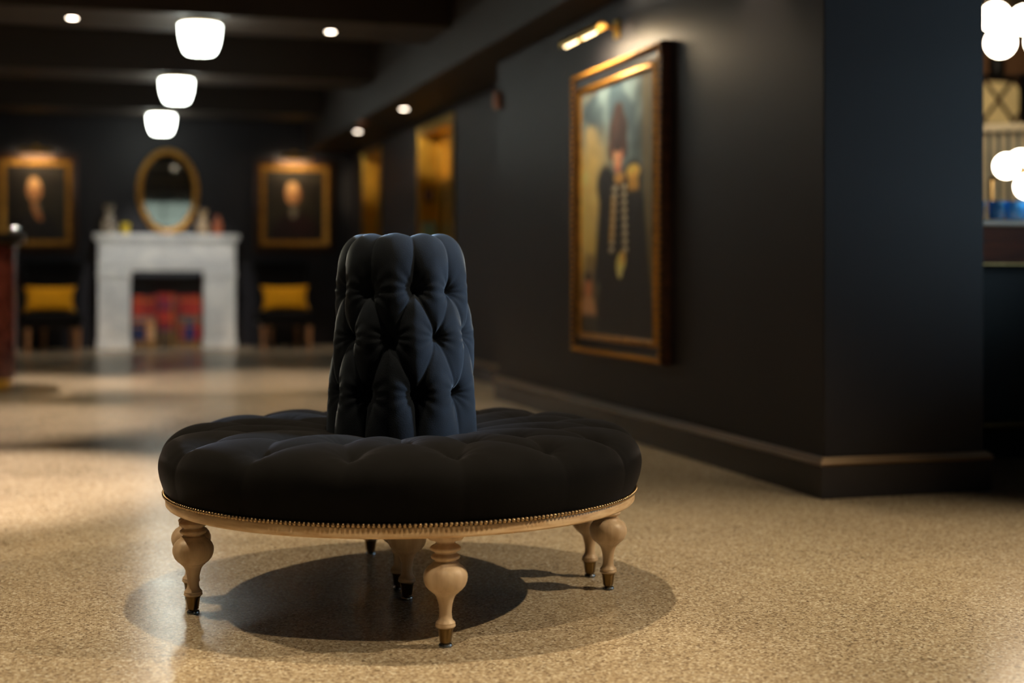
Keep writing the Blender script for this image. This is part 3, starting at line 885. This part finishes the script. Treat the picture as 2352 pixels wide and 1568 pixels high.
t2 = row(.125, .20, zr, [(150, 70, 52), (160, 84, 60)], .205, .21, 'rust books right in the hearth', 'from the middle stack in the lower hearth row'); row(.202, .31, zr, [(30, 36, 96), (38, 44, 110)], .205, .21, 'royal blue books right in the hearth', 'between rust and red books in the lower hearth row')
row(.312, .394, zr, [(176, 40, 36)], .205, .21, 'red books low in the hearth', 'after royal blue books in the lower hearth row')
zc_ = stack(0, zc_, 12, REDS + [(110, 30, 66), (92, 34, 80)], .19, .22, 'red and purple books in the middle stack', '%s above the dark ones in the tall middle hearth stack')
zl = stack(-.262, max(t1, zl + .21) + .001, 2, [(186, 104, 66), (120, 116, 110)], .26, .285, 'flat books under the upper red row', '%s up, under the upper red row above tan books')
zr = stack(.262, max(t2, zr + .21) + .001, 2, [(104, 112, 96), (92, 100, 90)], .26, .285, 'grey-green books under the upper red row', '%s up, under the upper red row above rust books')
row(-.385, -.125, zl, REDS, .225, .25, 'red books in the upper hearth rows', 'from the reception-side jamb in the upper hearth row')
row(.125, .39, zr, REDS, .225, .25, 'red books in the upper hearth rows', 'from the middle stack in the upper hearth row')

# --- things on the mantel
zs = zsh
def mant(px): return on_t(px, 536, FT + .11)[0]
def oval_ring(a, b, prof, n=72):
    bm = bmesh.new(); loops = []
    for o, d in prof:
        loops.append([bm.verts.new(((a + o) * math.cos(2 * PI * k / n), -d, (b + o) * math.sin(2 * PI * k / n))) for k in range(n)])
    loops.append(loops[0])
    for p_, q_ in zip(loops[:-1], loops[1:]):
        for k in range(n): bm.faces.new((p_[k], p_[(k + 1) % n], q_[(k + 1) % n], q_[k]))
    return bm
s0, z1 = on_t(309, 336, BT - .06); s1, _ = on_t(462, 336, BT - .06)
ma, mb = (s1 - s0) / 2 - .02, (z1 - zs) / 2 - .008
mir = thing('oval_mirror', 'oval gilt-framed mirror standing on the marble mantel', 'mirror', (s0 + s1) / 2, BT - .075, zs + .003, 0)
mir.location = rw((s0 + s1) / 2, BT - .014, zs + .003); mir.rotation_euler = (0, 0, A + R(1.5))
fr = obj('frame', oval_ring(ma - .07, mb - .07, [(0, .0), (0, .014), (.012, .022), (.03, .034), (.05, .034), (.066, .022), (.07, .0)]), M_GILT, mir, 50); fr.location = (0, 0, mb)
gm, nt, b, L = nodes_of('mirror_silver')
b.inputs['Base Color'].default_value = (0.62, 0.64, 0.60, 1); b.inputs['Metallic'].default_value = 1; b.inputs['Roughness'].default_value = 0.03
n = nt.nodes.new('ShaderNodeTexNoise'); n.inputs['Scale'].default_value = 5; mr = nt.nodes.new('ShaderNodeMapRange'); mr.inputs['To Min'].default_value = .01; mr.inputs['To Max'].default_value = .05
L.new(n.outputs['Fac'], mr.inputs['Value']); L.new(mr.outputs[0], b.inputs['Roughness'])
bm = bmesh.new(); ring = [bm.verts.new(((ma - .066) * math.cos(2 * PI * k / 72), -.006, (mb - .066) * math.sin(2 * PI * k / 72))) for k in range(72)]; bm.faces.new(ring)
ring2 = bmesh.ops.extrude_face_region(bm, geom=bm.faces[:]); 
for v in [e for e in ring2['geom'] if isinstance(e, bmesh.types.BMVert)]: v.co.y = 0
gl = obj('mirror_glass', bm, gm, mir); gl.location = (0, 0, mb)

def vase(px, h, r, label, mtl, kind):
    o = thing('mantel_vase', label, 'vase', mant(px), FT + .11, zs)
    if kind == 'urn':
        pr = [(.0, 0), (r * .62, 0), (r * .66, h * .03), (r * .95, h * .18), (r, h * .30), (r * .85, h * .46), (r * .5, h * .60), (r * .42, h * .68), (r * .50, h * .80), (r * .66, h * .93), (r * .70, h * .97), (r * .68, h), (r * .55, h * .985), (r * .35, h * .70), (0, h * .68)]
    else:
        pr = [(0, 0), (r * .8, 0), (r * .9, h * .05), (r, h * .4), (r * .95, h * .62), (r * .62, h * .78), (r * .48, h * .9), (r * .6, h), (r * .5, h * .99), (r * .35, h * .88), (0, h * .86)]
    obj('body', lathe(pr, 32), mtl, o, 50)
    return o
m_p = mat('patterned_porcelain', (196, 186, 168), rough=0.25, scale=26, c2=(92, 78, 70), detail=1.0)
for nd in m_p.node_tree.nodes:
    if nd.type == 'VALTORGB': nd.color_ramp.elements[0].position = .44; nd.color_ramp.elements[1].position = .54
m_p2 = mat('amber_porcelain', (206, 176, 128), rough=0.25, scale=22, c2=(110, 96, 96), detail=1.0)
v1 = vase(251, .335, .085, 'tall patterned porcelain vase at the chair-with-cushion end of mantel beside yellow candle', m_p, 'urn')
v1['label'] = 'tall patterned porcelain vase beside the yellow candle jar'
v2 = vase(466, .29, .08, 'cream patterned porcelain vase beside the terracotta bottle', m_p2, 'urn')
v3 = vase(500, .225, .052, 'slim terracotta bottle vase at the mantel end', mat('terracotta', (176, 96, 58), rough=0.4, var=.2), 'bottle')
cj = thing('candle_jar', 'small yellow candle jar on the marble mantel', 'candle', mant(288), FT + .11, zs)
obj('jar', lathe([(0, 0), (.045, 0), (.047, .006), (.047, .115), (.044, .125), (.040, .125), (.040, .02), (0, .02)], 28), mat('yellow_glaze', (206, 178, 30), rough=0.3), cj, 40)
obj('wax', lathe([(0, .0205), (.0395, .0205), (.0395, .095), (0, .092)], 24), mat('wax', (236, 226, 190), rough=0.5), cj, 40)
obj('wick', lathe([(.002, .09), (.002, .11)], 8), M_BLACK, cj)

# ================================================================== CHAIRS by the fireplace
def chair(s, t, label):
    o = thing('side_chair', label, 'chair', s, t, 0, 0, 'black chairs flanking the fireplace')
    w, d = .62, .60; sh = .44
    obj('seat', box(-w / 2, w / 2, 0, d, sh - .12, sh, .035, 3), M_BLACKF, o, 60)
    obj('seat_rail', box(-w / 2 + .02, w / 2 - .02, .02, d - .02, sh - .165, sh - .118, .006), M_EBONY, o)
    # curved back with wide crest
    bm = bmesh.new(); n = 12; g = []
    for j in range(9):
        z = sh - .02 + (1.02 - sh) * j / 8; hw_ = .27 + .06 * (j / 8) ** 3; row_ = []
        for k in range(n + 1):
            x = -hw_ + 2 * hw_ * k / n
            row_.append((x, d - .08 + .10 * (j / 8) - .06 * (x / hw_) ** 2, z))
        g.append(row_)
    f = [[bm.verts.new(p_) for p_ in r_] for r_ in g]; bk = [[bm.verts.new((p_[0], p_[1] + .06, p_[2])) for p_ in r_] for r_ in g]
    for j in range(8):
        for k in range(n):
            bm.faces.new((f[j][k], f[j][k + 1], f[j + 1][k + 1], f[j + 1][k])); bm.faces.new((bk[j][k], bk[j + 1][k], bk[j + 1][k + 1], bk[j][k + 1]))
        bm.faces.new((f[j][0], f[j + 1][0], bk[j + 1][0], bk[j][0])); bm.faces.new((f[j][n], bk[j][n], bk[j + 1][n], f[j + 1][n]))
    for k in range(n):
        bm.faces.new((f[0][k], bk[0][k], bk[0][k + 1], f[0][k + 1])); bm.faces.new((f[8][k], f[8][k + 1], bk[8][k + 1], bk[8][k]))
    obj('backrest', bm, M_BLACKF, o, 40)
    for x, y in ((-w / 2 + .05, .05), (w / 2 - .05, .05), (-.11, d - .06), (w / 2 - .12, d - .06)):
        l = obj('leg', lathe([(.016, 0), (.018, .01), (.030, sh - .19), (.032, sh - .166)], 16), M_BEECH, o, 40); l.location = (x, y, 0)
    return o
sA, _ = on_t(122, 800, 16.3); sB, _ = on_t(655, 800, 16.3)
chair(sA, 16.15, 'black upholstered chair beside the red marble reception desk')
chair(sB, 16.15, 'black upholstered chair beneath the bald-man portrait')
def cushion(s, t, z, label):
    n = 26; w, h, d = .56, .30, .13
    u, v = np.meshgrid(np.linspace(-1, 1, n), np.linspace(-1, 1, n))
    pin = 1 - .10 * (1 - np.abs(u) ** 2) * np.abs(v) ** 2; pinv = 1 - .14 * (1 - np.abs(v) ** 2) * np.abs(u) ** 2
    X = u * w / 2 * pinv; Z = v * h / 2 * pin
    Y = d / 2 * np.clip((1 - u ** 4) * (1 - v ** 4), 0, 1) ** .55
    fr_ = np.stack([X, -Y, Z], -1); bk_ = np.stack([X, Y + .0, Z], -1)
    me = bpy.data.meshes.new('cushion')
    bm = bmesh.new()
    for G in (fr_, bk_):
        V_ = [[bm.verts.new(G[j, k]) for k in range(n)] for j in range(n)]
        for j in range(n - 1):
            for k in range(n - 1): bm.faces.new((V_[j][k], V_[j][k + 1], V_[j + 1][k + 1], V_[j + 1][k]))
    bmesh.ops.remove_doubles(bm, verts=bm.verts[:], dist=1e-5)
    bmesh.ops.recalc_face_normals(bm, faces=bm.faces[:])
    bm.to_mesh(me); bm.free()
    o = link('cushion', me, M_MUST, None, 180)
    o.location = rw(s, t, z); o.rotation_euler = (R(-16), 0, A)
    setp(o, label, 'cushion', 'mustard cushions on the black chairs')
    return o
cushion(sA - .04, 16.15 + .40, .44 + .145, 'mustard yellow cushion on the chair by the reception desk')
cushion(sB + .03, 16.15 + .40, .44 + .145, 'mustard yellow cushion on the chair beneath the bald-man portrait')

# ================================================================== CEILING LAMPS
for k, t in enumerate((10.08, 12.98, 15.92)):
    o = thing('ceiling_lamp', ['ribbed glass ceiling lamp on the beam farthest from the fireplace', 'ribbed glass ceiling lamp on the middle ceiling beam', 'ribbed glass ceiling lamp on the beam by the fireplace'][k],
              'ceiling lamp', .71, t, BEAM, 0, 'ribbed ceiling lamps')
    obj('canopy_ring', lathe([(0, 0), (.155, 0), (.160, -.008), (.158, -.028), (.148, -.032), (0, -.032)], 40), M_BRASS, o, 40)
    pr = [(.0, -.0325), (.140, -.0325)]
    for i in range(22):
        u = i / 21; z = -.034 - .19 * u
        r = .142 - .010 * u - .030 * u ** 3 + .0035 * math.cos(i * PI)
        pr.append((r, z))
    pr += [(.092, -.232), (.06, -.238), (0, -.240)]
    obj('glass_shade', lathe(pr, 40), emit('lamp_glass', (0.95, 1.0, 0.90), 14.0), o, 60)
    kn = obj('finial', lathe([(0, -.258), (.008, -.256), (.011, -.248), (.007, -.240), (0, -.238)], 16), M_BRASS, o, 40)

# recessed downlights: trim ring + lens, each with its own lamp
def downlight(s, t, z, power, label, size=80, tgt=None, glow=25, cool=(1, .84, .66), radius=.03, beam=WARM):
    o = thing('downlight', label, 'downlight', s, t, z, 0, 'recessed downlights')
    obj('trim_ring', lathe([(.034, -.0005), (.046, -.0005), (.046, -.004), (.040, -.008), (.034, -.006)], 28, capped=False), M_BRASS, o, 40)
    obj('lens', lathe([(0, -.001), (.034, -.001), (.033, -.006), (0, -.010)], 24), emit('downlight_lens', cool, glow), o, 40)
    sp = spot('downlight_beam', s, t, z - .03, power, size, .6, radius, color=beam, target=(tgt or (s, t, 0)))
    return o
s, t = to_room((770 - 1176) / F * 10.1, 10.1)
downlight(s, 10.25, BEAM, 60, 'recessed downlight on the lamp beam in front of the lift hall')
s, t = to_room((165 - 1176) / F * 9.6, 9.6)
downlight(s, 10.2, BEAM, 60, 'recessed downlight on the lamp beam over the reception desk side')
t_, _z = 12.62, 0
downlight(2.66, 12.45, SOF, 160, 'recessed downlight in the soffit before the nearer brass lift', 30, (3.10, 13.28, 2.02))
downlight(2.62, 14.55, SOF, 70, 'recessed downlight in the soffit before the farther brass lift', 24, (3.10, 16.2, 2.02))
downlight(2.57, 5.45, SOF, 14, 'recessed downlight in the soffit near the pilaster corner', 90)
downlight(2.57, 7.0, SOF, 14, 'recessed downlight in the soffit above the officer portrait', 90)
sd = thing('smoke_detector', 'pale pink smoke detector on the soffit near the lifts', 'smoke detector', 2.50, 13.6, SOF)
obj('housing', lathe([(0, 0), (.055, 0), (.055, -.018), (.042, -.034), (.018, -.040), (0, -.040)], 28), mat('pinkish_plastic', (188, 140, 120), rough=.5), sd, 40)
ws = thing('wall_sensor', 'small pinkish wall sensor at the corner of the wall beyond the officer portrait', 'sensor', WS - .001, T1 - .06, 2.06, -PI / 2)
obj('housing', box(-.03, .03, -.045, 0, -.06, .06, .012, 2), mat('pinkish_plastic', (188, 140, 120), rough=.5), ws, 50)

# lights over the settee end of the lobby (ceiling fittings above the frame)
def over(x, y, power, label, size=75, tx=None, ty=None, radius=.03, beam=WARM):
    s, t = to_room(x, y)
    on_beam = any(a < t < b for a, b in ((0.8, 1.55), (3.8, 4.55), (6.85, 7.6)))
    z = BEAM if on_beam else CEIL
    tg = None
    if tx is not None:
        q = to_room(tx, ty); tg = (q[0], q[1], 0)
    return downlight(s, t, z, power, label, size, tg, 25, radius=radius, beam=beam)
over(3.2, 3.3, 460, 'recessed downlight above the open floor beside the pilaster', 78, 1.0, 3.2)
over(-.29, 3.62, 190, 'recessed downlight above the seat of the round settee', 80, -.29, 3.60)
q_ = to_room(3.45, 4.35)
downlight(q_[0], q_[1], CEIL, 3000, 'added off-frame cool spot trained on the settee column', 11.5, (*to_room(-.26, 3.8), .79), radius=.14, beam=(.66, .84, 1.0))  # unseen cool spot, added to light the right side of the column
over(-.1, 1.9, 110, 'recessed downlight above the floor before the settee', 31, -.12, 2.95)
over(-2.2, 3.9, 170, 'recessed downlight above the floor towards the reception desk', 100)
# hidden in the bays between the beams: pools along the lobby, last row added to brighten hearth and chairs
PINK = (1.0, .80, .62)
for t_, row_, rows_ in ((6.2, 'the bay beside the settee', ((-3.2, 'on the reception side', 500, 52), (-.75, 'off the middle line', 850, 52))),
                        (8.8, 'the second bay from the settee', ((-3.4, 'on the reception side', 300, 60), (-.9, 'off the middle line', 420, 56), (1.2, 'on the portrait-wall side', 130, 60))),
                        (11.7, 'the bay between the lamp beams', ((-3.4, 'on the reception side', 300, 60), (-.9, 'off the middle line', 420, 56), (1.2, 'on the lift side', 300, 56))),
                        (14.55, 'the bay before the fireplace, added unseen to light hearth and chairs', ((-.6, 'on the reception side', 130, 30), (.82, 'on the middle line', 230, 40), (2.1, 'on the lift side', 130, 30)))):
    for s_, side, pw_, sz_ in rows_:
        tg_ = (s_, t_, 0); bc = PINK
        if t_ > 14 and s_ == .82: tg_ = (.82, 17.0, .62); bc = (1, .95, .88)
        elif t_ > 14: tg_ = (sA if s_ < 0 else sB, 16.25, .25)
        downlight(s_, t_, CEIL, pw_, 'recessed downlight %s of %s' % (side, row_), sz_, tg_, beam=bc)
# added unseen over the bar to light the rack, screen and back wall
downlight(6.6, 9.6, CEIL, 90, 'added unseen downlight above the back of the bar room', 110, (7.9, 10.95, 2.2))
downlight(4.7, 6.7, CEIL, 70, 'added unseen downlight above the bar counter', 110, (5.3, 7.7, 1.5))

# ================================================================== RECEPTION DESK
dsx, dty = -.56, 11.35
desk = thing('reception_desk', 'red marble reception desk with rounded corner and brass plinth', 'desk', dsx - 1.4, dty, 0)
def rounded(hx, hy, r, z0, z1, n=14):
    bm = bmesh.new(); pts = []
    for cx, cy, a in ((hx - r, hy - r, 0), (-hx + r, hy - r, 90), (-hx + r, -hy + r, 180), (hx - r, -hy + r, 270)):
        for k in range(n + 1):
            q = R(a + 90 * k / n); pts.append((cx + r * math.cos(q), cy + r * math.sin(q)))
    lo = [bm.verts.new((x, y, z0)) for x, y in pts]; hi = [bm.verts.new((x, y, z1)) for x, y in pts]
    m = len(pts)
    for k in range(m): bm.faces.new((lo[k], lo[(k + 1) % m], hi[(k + 1) % m], hi[k]))
    bm.faces.new(lo); bm.faces.new(hi)
    return bm
obj('plinth', rounded(1.37, .42, .34, 0, .09), M_BRIGHT, desk, 40)
obj('body', rounded(1.40, .45, .36, .09, 1.10), M_REDM, desk, 40)
obj('counter_top', rounded(1.46, .51, .38, 1.10, 1.16), M_EBONY, desk, 40)
obj('edge_trim', rounded(1.415, .465, .365, 1.07, 1.10), M_BRASS, desk, 40)
bell = thing('desk_bell', 'chrome bell on the edge of the dark reception counter', 'bell', dsx + .0, dty - .1, 1.16)
obj('base', lathe([(0, 0), (.045, 0), (.047, .006), (.042, .014), (0, .014)], 28), M_BLACK, bell, 40)
obj('dome', lathe([(.040, .015), (.040, .022), (.036, .040), (.024, .054), (.008, .060), (0, .061)], 28), M_STEEL, bell, 50)
obj('plunger', lathe([(.004, .060), (.004, .072), (.007, .074), (.007, .078), (0, .079)], 14), M_STEEL, bell, 40)

# ================================================================== BAR beyond the pilaster
BAR_T = 5.50
bar = thing('bar_counter', 'bar counter with pale top, brown wood apron and black front', 'bar', 5.3, BAR_T, 0)
L0, L1 = -1.86, 3.2
M_WALNUT = mat('walnut_apron', (124, 58, 14), rough=0.65, scale=6, stretch=(.6, 4, 6), c2=(80, 38, 12))
obj('counter_top', box(L0, L1, -.04, .62, 1.075, 1.105, .006), mat('pale_stone', (196, 176, 146), rough=0.3, var=.12, scale=14), bar)
obj('apron', box(L0 + .02, L1, 0, .58, .905, 1.075, .004), M_WALNUT, bar)
obj('apron_bead', box(L0 + .02, L1, -.012, .01, .900, .912, .003), M_BRASS, bar)
obj('front_panel', box(L0 + .02, L1, .22, .56, .10, .905), M_BLACK, bar)
obj('kick_plinth', box(L0 + .02, L1, .24, .54, 0, .10), M_BLACK, bar)
b = bmesh.new(); tube(b, (L0 + .05, .10, .17), (L1, .10, .17), .02, 14)
for x in (L0 + .3, L0 + 1.5, L0 + 2.7): tube(b, (x, .10, .17), (x, .221, .17), .012)
obj('foot_rail', b, M_BRASS, bar, 40)

M_BLUE, nt, b_, L_ = nodes_of('cobalt_glass')
b_.inputs['Base Color'].default_value = (0.03, 0.22, 0.75, 1); b_.inputs['Roughness'].default_value = 0.06; b_.inputs['Transmission Weight'].default_value = 0.35; b_.inputs['IOR'].default_value = 1.45
n = nt.nodes.new('ShaderNodeTexNoise'); n.inputs['Scale'].default_value = 12; cr = nt.nodes.new('ShaderNodeValToRGB')
cr.color_ramp.elements[0].color = (.02, .14, .6, 1); cr.color_ramp.elements[1].color = (.06, .42, .9, 1)
L_.new(n.outputs['Fac'], cr.inputs[0]); L_.new(cr.outputs[0], b_.inputs['Base Color'])
tum = None
for i in range(9):
    o = thing('tumbler', 'cobalt glass tumbler, %s from the pilaster along the pale bar top' % ORD[i], 'glass', 3.66 + i * .085, BAR_T + .30 + .02 * math.sin(i * 2), 1.105, 0, 'blue tumblers on the bar')
    if tum is None:
        tum = obj('bowl', lathe([(0, 0), (.030, 0), (.033, .006), (.038, .10), (.036, .10), (.031, .012), (0, .010)], 24), M_BLUE, o, 40)
    else: inst(tum, o)

M_GLOBE = emit('opal_globe', (1.0, .86, .66), 14.0)
def at_y(px, py, y):
    k = (px - 1176) / F
    s, t = to_room(k * y, y)
    return s, t, H + (HOR - py) / F * y
# globe pendant
gy = 7.4
s, t, z = at_y(2308, 70, gy)
pend = thing('globe_pendant', 'brass pendant with clustered white globes hanging from the ceiling', 'pendant lamp', s, t, CEIL)
def globes(root, s, t, z0, pts, hub, rad, stem):
    bm = bmesh.new()
    for p_ in stem: tube(bm, *p_, .011, 12)
    h = Vector(hub)
    ball(bm, hub, .028, 16, 10)
    for p_ in pts: tube(bm, h, p_, .008, 10)
    obj('brass_frame', bm, M_BRASS, root, 40)
    for p_ in pts:
        g = obj('globe', ball(bmesh.new(), (0, 0, 0), rad, 28, 18), M_GLOBE, root, 180); g.location = p_
def loc_of(px, py, y, s, t, z0):
    a, b_, c = at_y(px, py, y); return (a - s, b_ - t, c - z0)
hub = loc_of(2312, 62, gy, s, t, CEIL)
pts = [loc_of(2286, 40, gy - .03, s, t, CEIL), loc_of(2298, 98, gy - .10, s, t, CEIL), loc_of(2354, 46, gy, s, t, CEIL), loc_of(2340, 100, gy + .22, s, t, CEIL), loc_of(2318, 20, gy + .25, s, t, CEIL)]
pts = pts[:3] + [loc_of(2390, 95, gy, s, t, CEIL)]
globes(pend, s, t, CEIL, pts, hub, .078, [((hub[0], hub[1], 0), hub)])
obj('ceiling_rose', lathe([(0, 0), (.06, 0), (.06, -.012), (.02, -.03), (0, -.03)], 28), M_BRIGHT, pend, 40).location = (hub[0], hub[1], 0)
# globe lamp standing on the bar
s, t, z = at_y(2318, 508, 6.75)
gl_ = thing('globe_bar_lamp', 'brass lamp with a row of white globes standing on the bar', 'lamp', s, BAR_T + .45, 1.105)
t = BAR_T + .45; gy = 6.75
def lb(px, py, dy=0): return loc_of(px, py, gy + dy, s, t, 1.105)
hub = lb(2345, 392)
pts = [lb(2312, 381), lb(2344, 372, .05), lb(2372, 370, .1), lb(2360, 428, -.03), lb(2404, 385, .1)]
pole_top = (0.0, 0.0, hub[2])
globes(gl_, s, t, 1.105, pts, hub, .060, [((0, 0, .015), (0, 0, hub[2] - .03)), ((0, 0, hub[2] - .03), hub)])
obj('foot', lathe([(0, 0), (.07, 0), (.07, .010), (.03, .018), (.012, .03), (0, .03)], 28), M_BRASS, gl_, 40)

# fluted screen behind the bar
s, t, _z = at_y(2312, 400, 9.0)
scr = thing('fluted_screen', 'cream and teal fluted screen with pale cap behind the bar', 'screen', s, t, 0, R(-34))
ztop = H + (HOR - 284) / F * 9.0
obj('teal_board', box(-.8, .9, .02, .05, 0.0, ztop - .05), mat('teal_lacquer', (52, 78, 84), rough=.4), scr)
obj('cap_rail', box(-.82, .92, -.03, .07, ztop - .05, ztop, .006), mat('cream_paint', (226, 214, 186), rough=.45), scr)
fl0 = None
for i in range(29):
    x = -.77 + i * .058
    if fl0 is None:
        fl0 = obj('flute', lathe([(.018, 0.02), (.018, ztop - .051)], 12), mat('cream_flute', (204, 192, 164), rough=.5), scr, 40); fl0.location = (x, .018, 0)
    else: inst(fl0, scr, (x, .018, 0))
# cream panelled backdrop, black steel rack, loudspeaker
s = on_t(2318, 240, 10.97)[0]
bp_ = obj('backdrop_panel', box(-.9, 1.2, -.03, 0, 2.12, 2.58, .006), mat('ivory_paint', (224, 208, 160), rough=.5))
bp_.location = rw(s, 10.999, 0); bp_.rotation_euler = (0, 0, A); setp(bp_, 'ivory wall panel behind the black steel rack', 'wall panel')
s, t, _z = at_y(2300, 240, 10.0)
rk = thing('steel_rack', 'black steel rack with crossed braces above the fluted screen', 'rack', s, t, 0)
def pt(px, py): return loc_of(px, py, 8.7, s, t, 0)
zt_ = 2.26; x0, x1 = -.42, 1.1
for x in (x0, .34, x1):
    obj('post', box(x - .02, x + .02, -.02, .02, 0, zt_, .003), M_BLACK, rk)
for z_ in (1.90, 2.24):
    obj('rail', box(x0, x1, -.018, .018, z_ - .02, z_ + .02, .003), M_BLACK, rk)
M_RUST = mat('rust_brown_steel', (78, 50, 40), rough=.5)
for k in range(6):
    xa = x0 + .02 + k * .25; xb = xa + .25
    for p_, q_ in (((xa, -.02, 2.22), (xb, -.02, 1.92)), ((xa, .02, 1.92), (xb, .02, 2.22))):
        b = bmesh.new(); tube(b, p_, q_, .013, 10); obj('brace', b, M_RUST, rk, 40)
sp_ = thing('loudspeaker', 'black loudspeaker standing on the steel rack', 'loudspeaker', *at_y(2366, 240, 10.0)[:2], 1.88)
obj('cabinet', box(-.12, .30, -.30, -.03, 0, .38, .01), M_BLACK, sp_)
obj('grille', box(-.10, .28, -.306, -.299, .02, .36, .004), M_BLACKF, sp_)
cn = thing('stage_light', 'small black spotlight can standing on the steel rack', 'spotlight', *at_y(2290, 175, 10.0)[:2], 2.26)
obj('can', lathe([(0, .0), (.05, .0), (.055, .01), (.055, .12), (.045, .13), (0, .13)], 24), M_BLACK, cn, 40)
obj('lens', lathe([(0, .1305), (.04, .1305), (.03, .138), (0, .14)], 20), mat('amber_lens', (200, 150, 90), rough=.2), cn, 40)
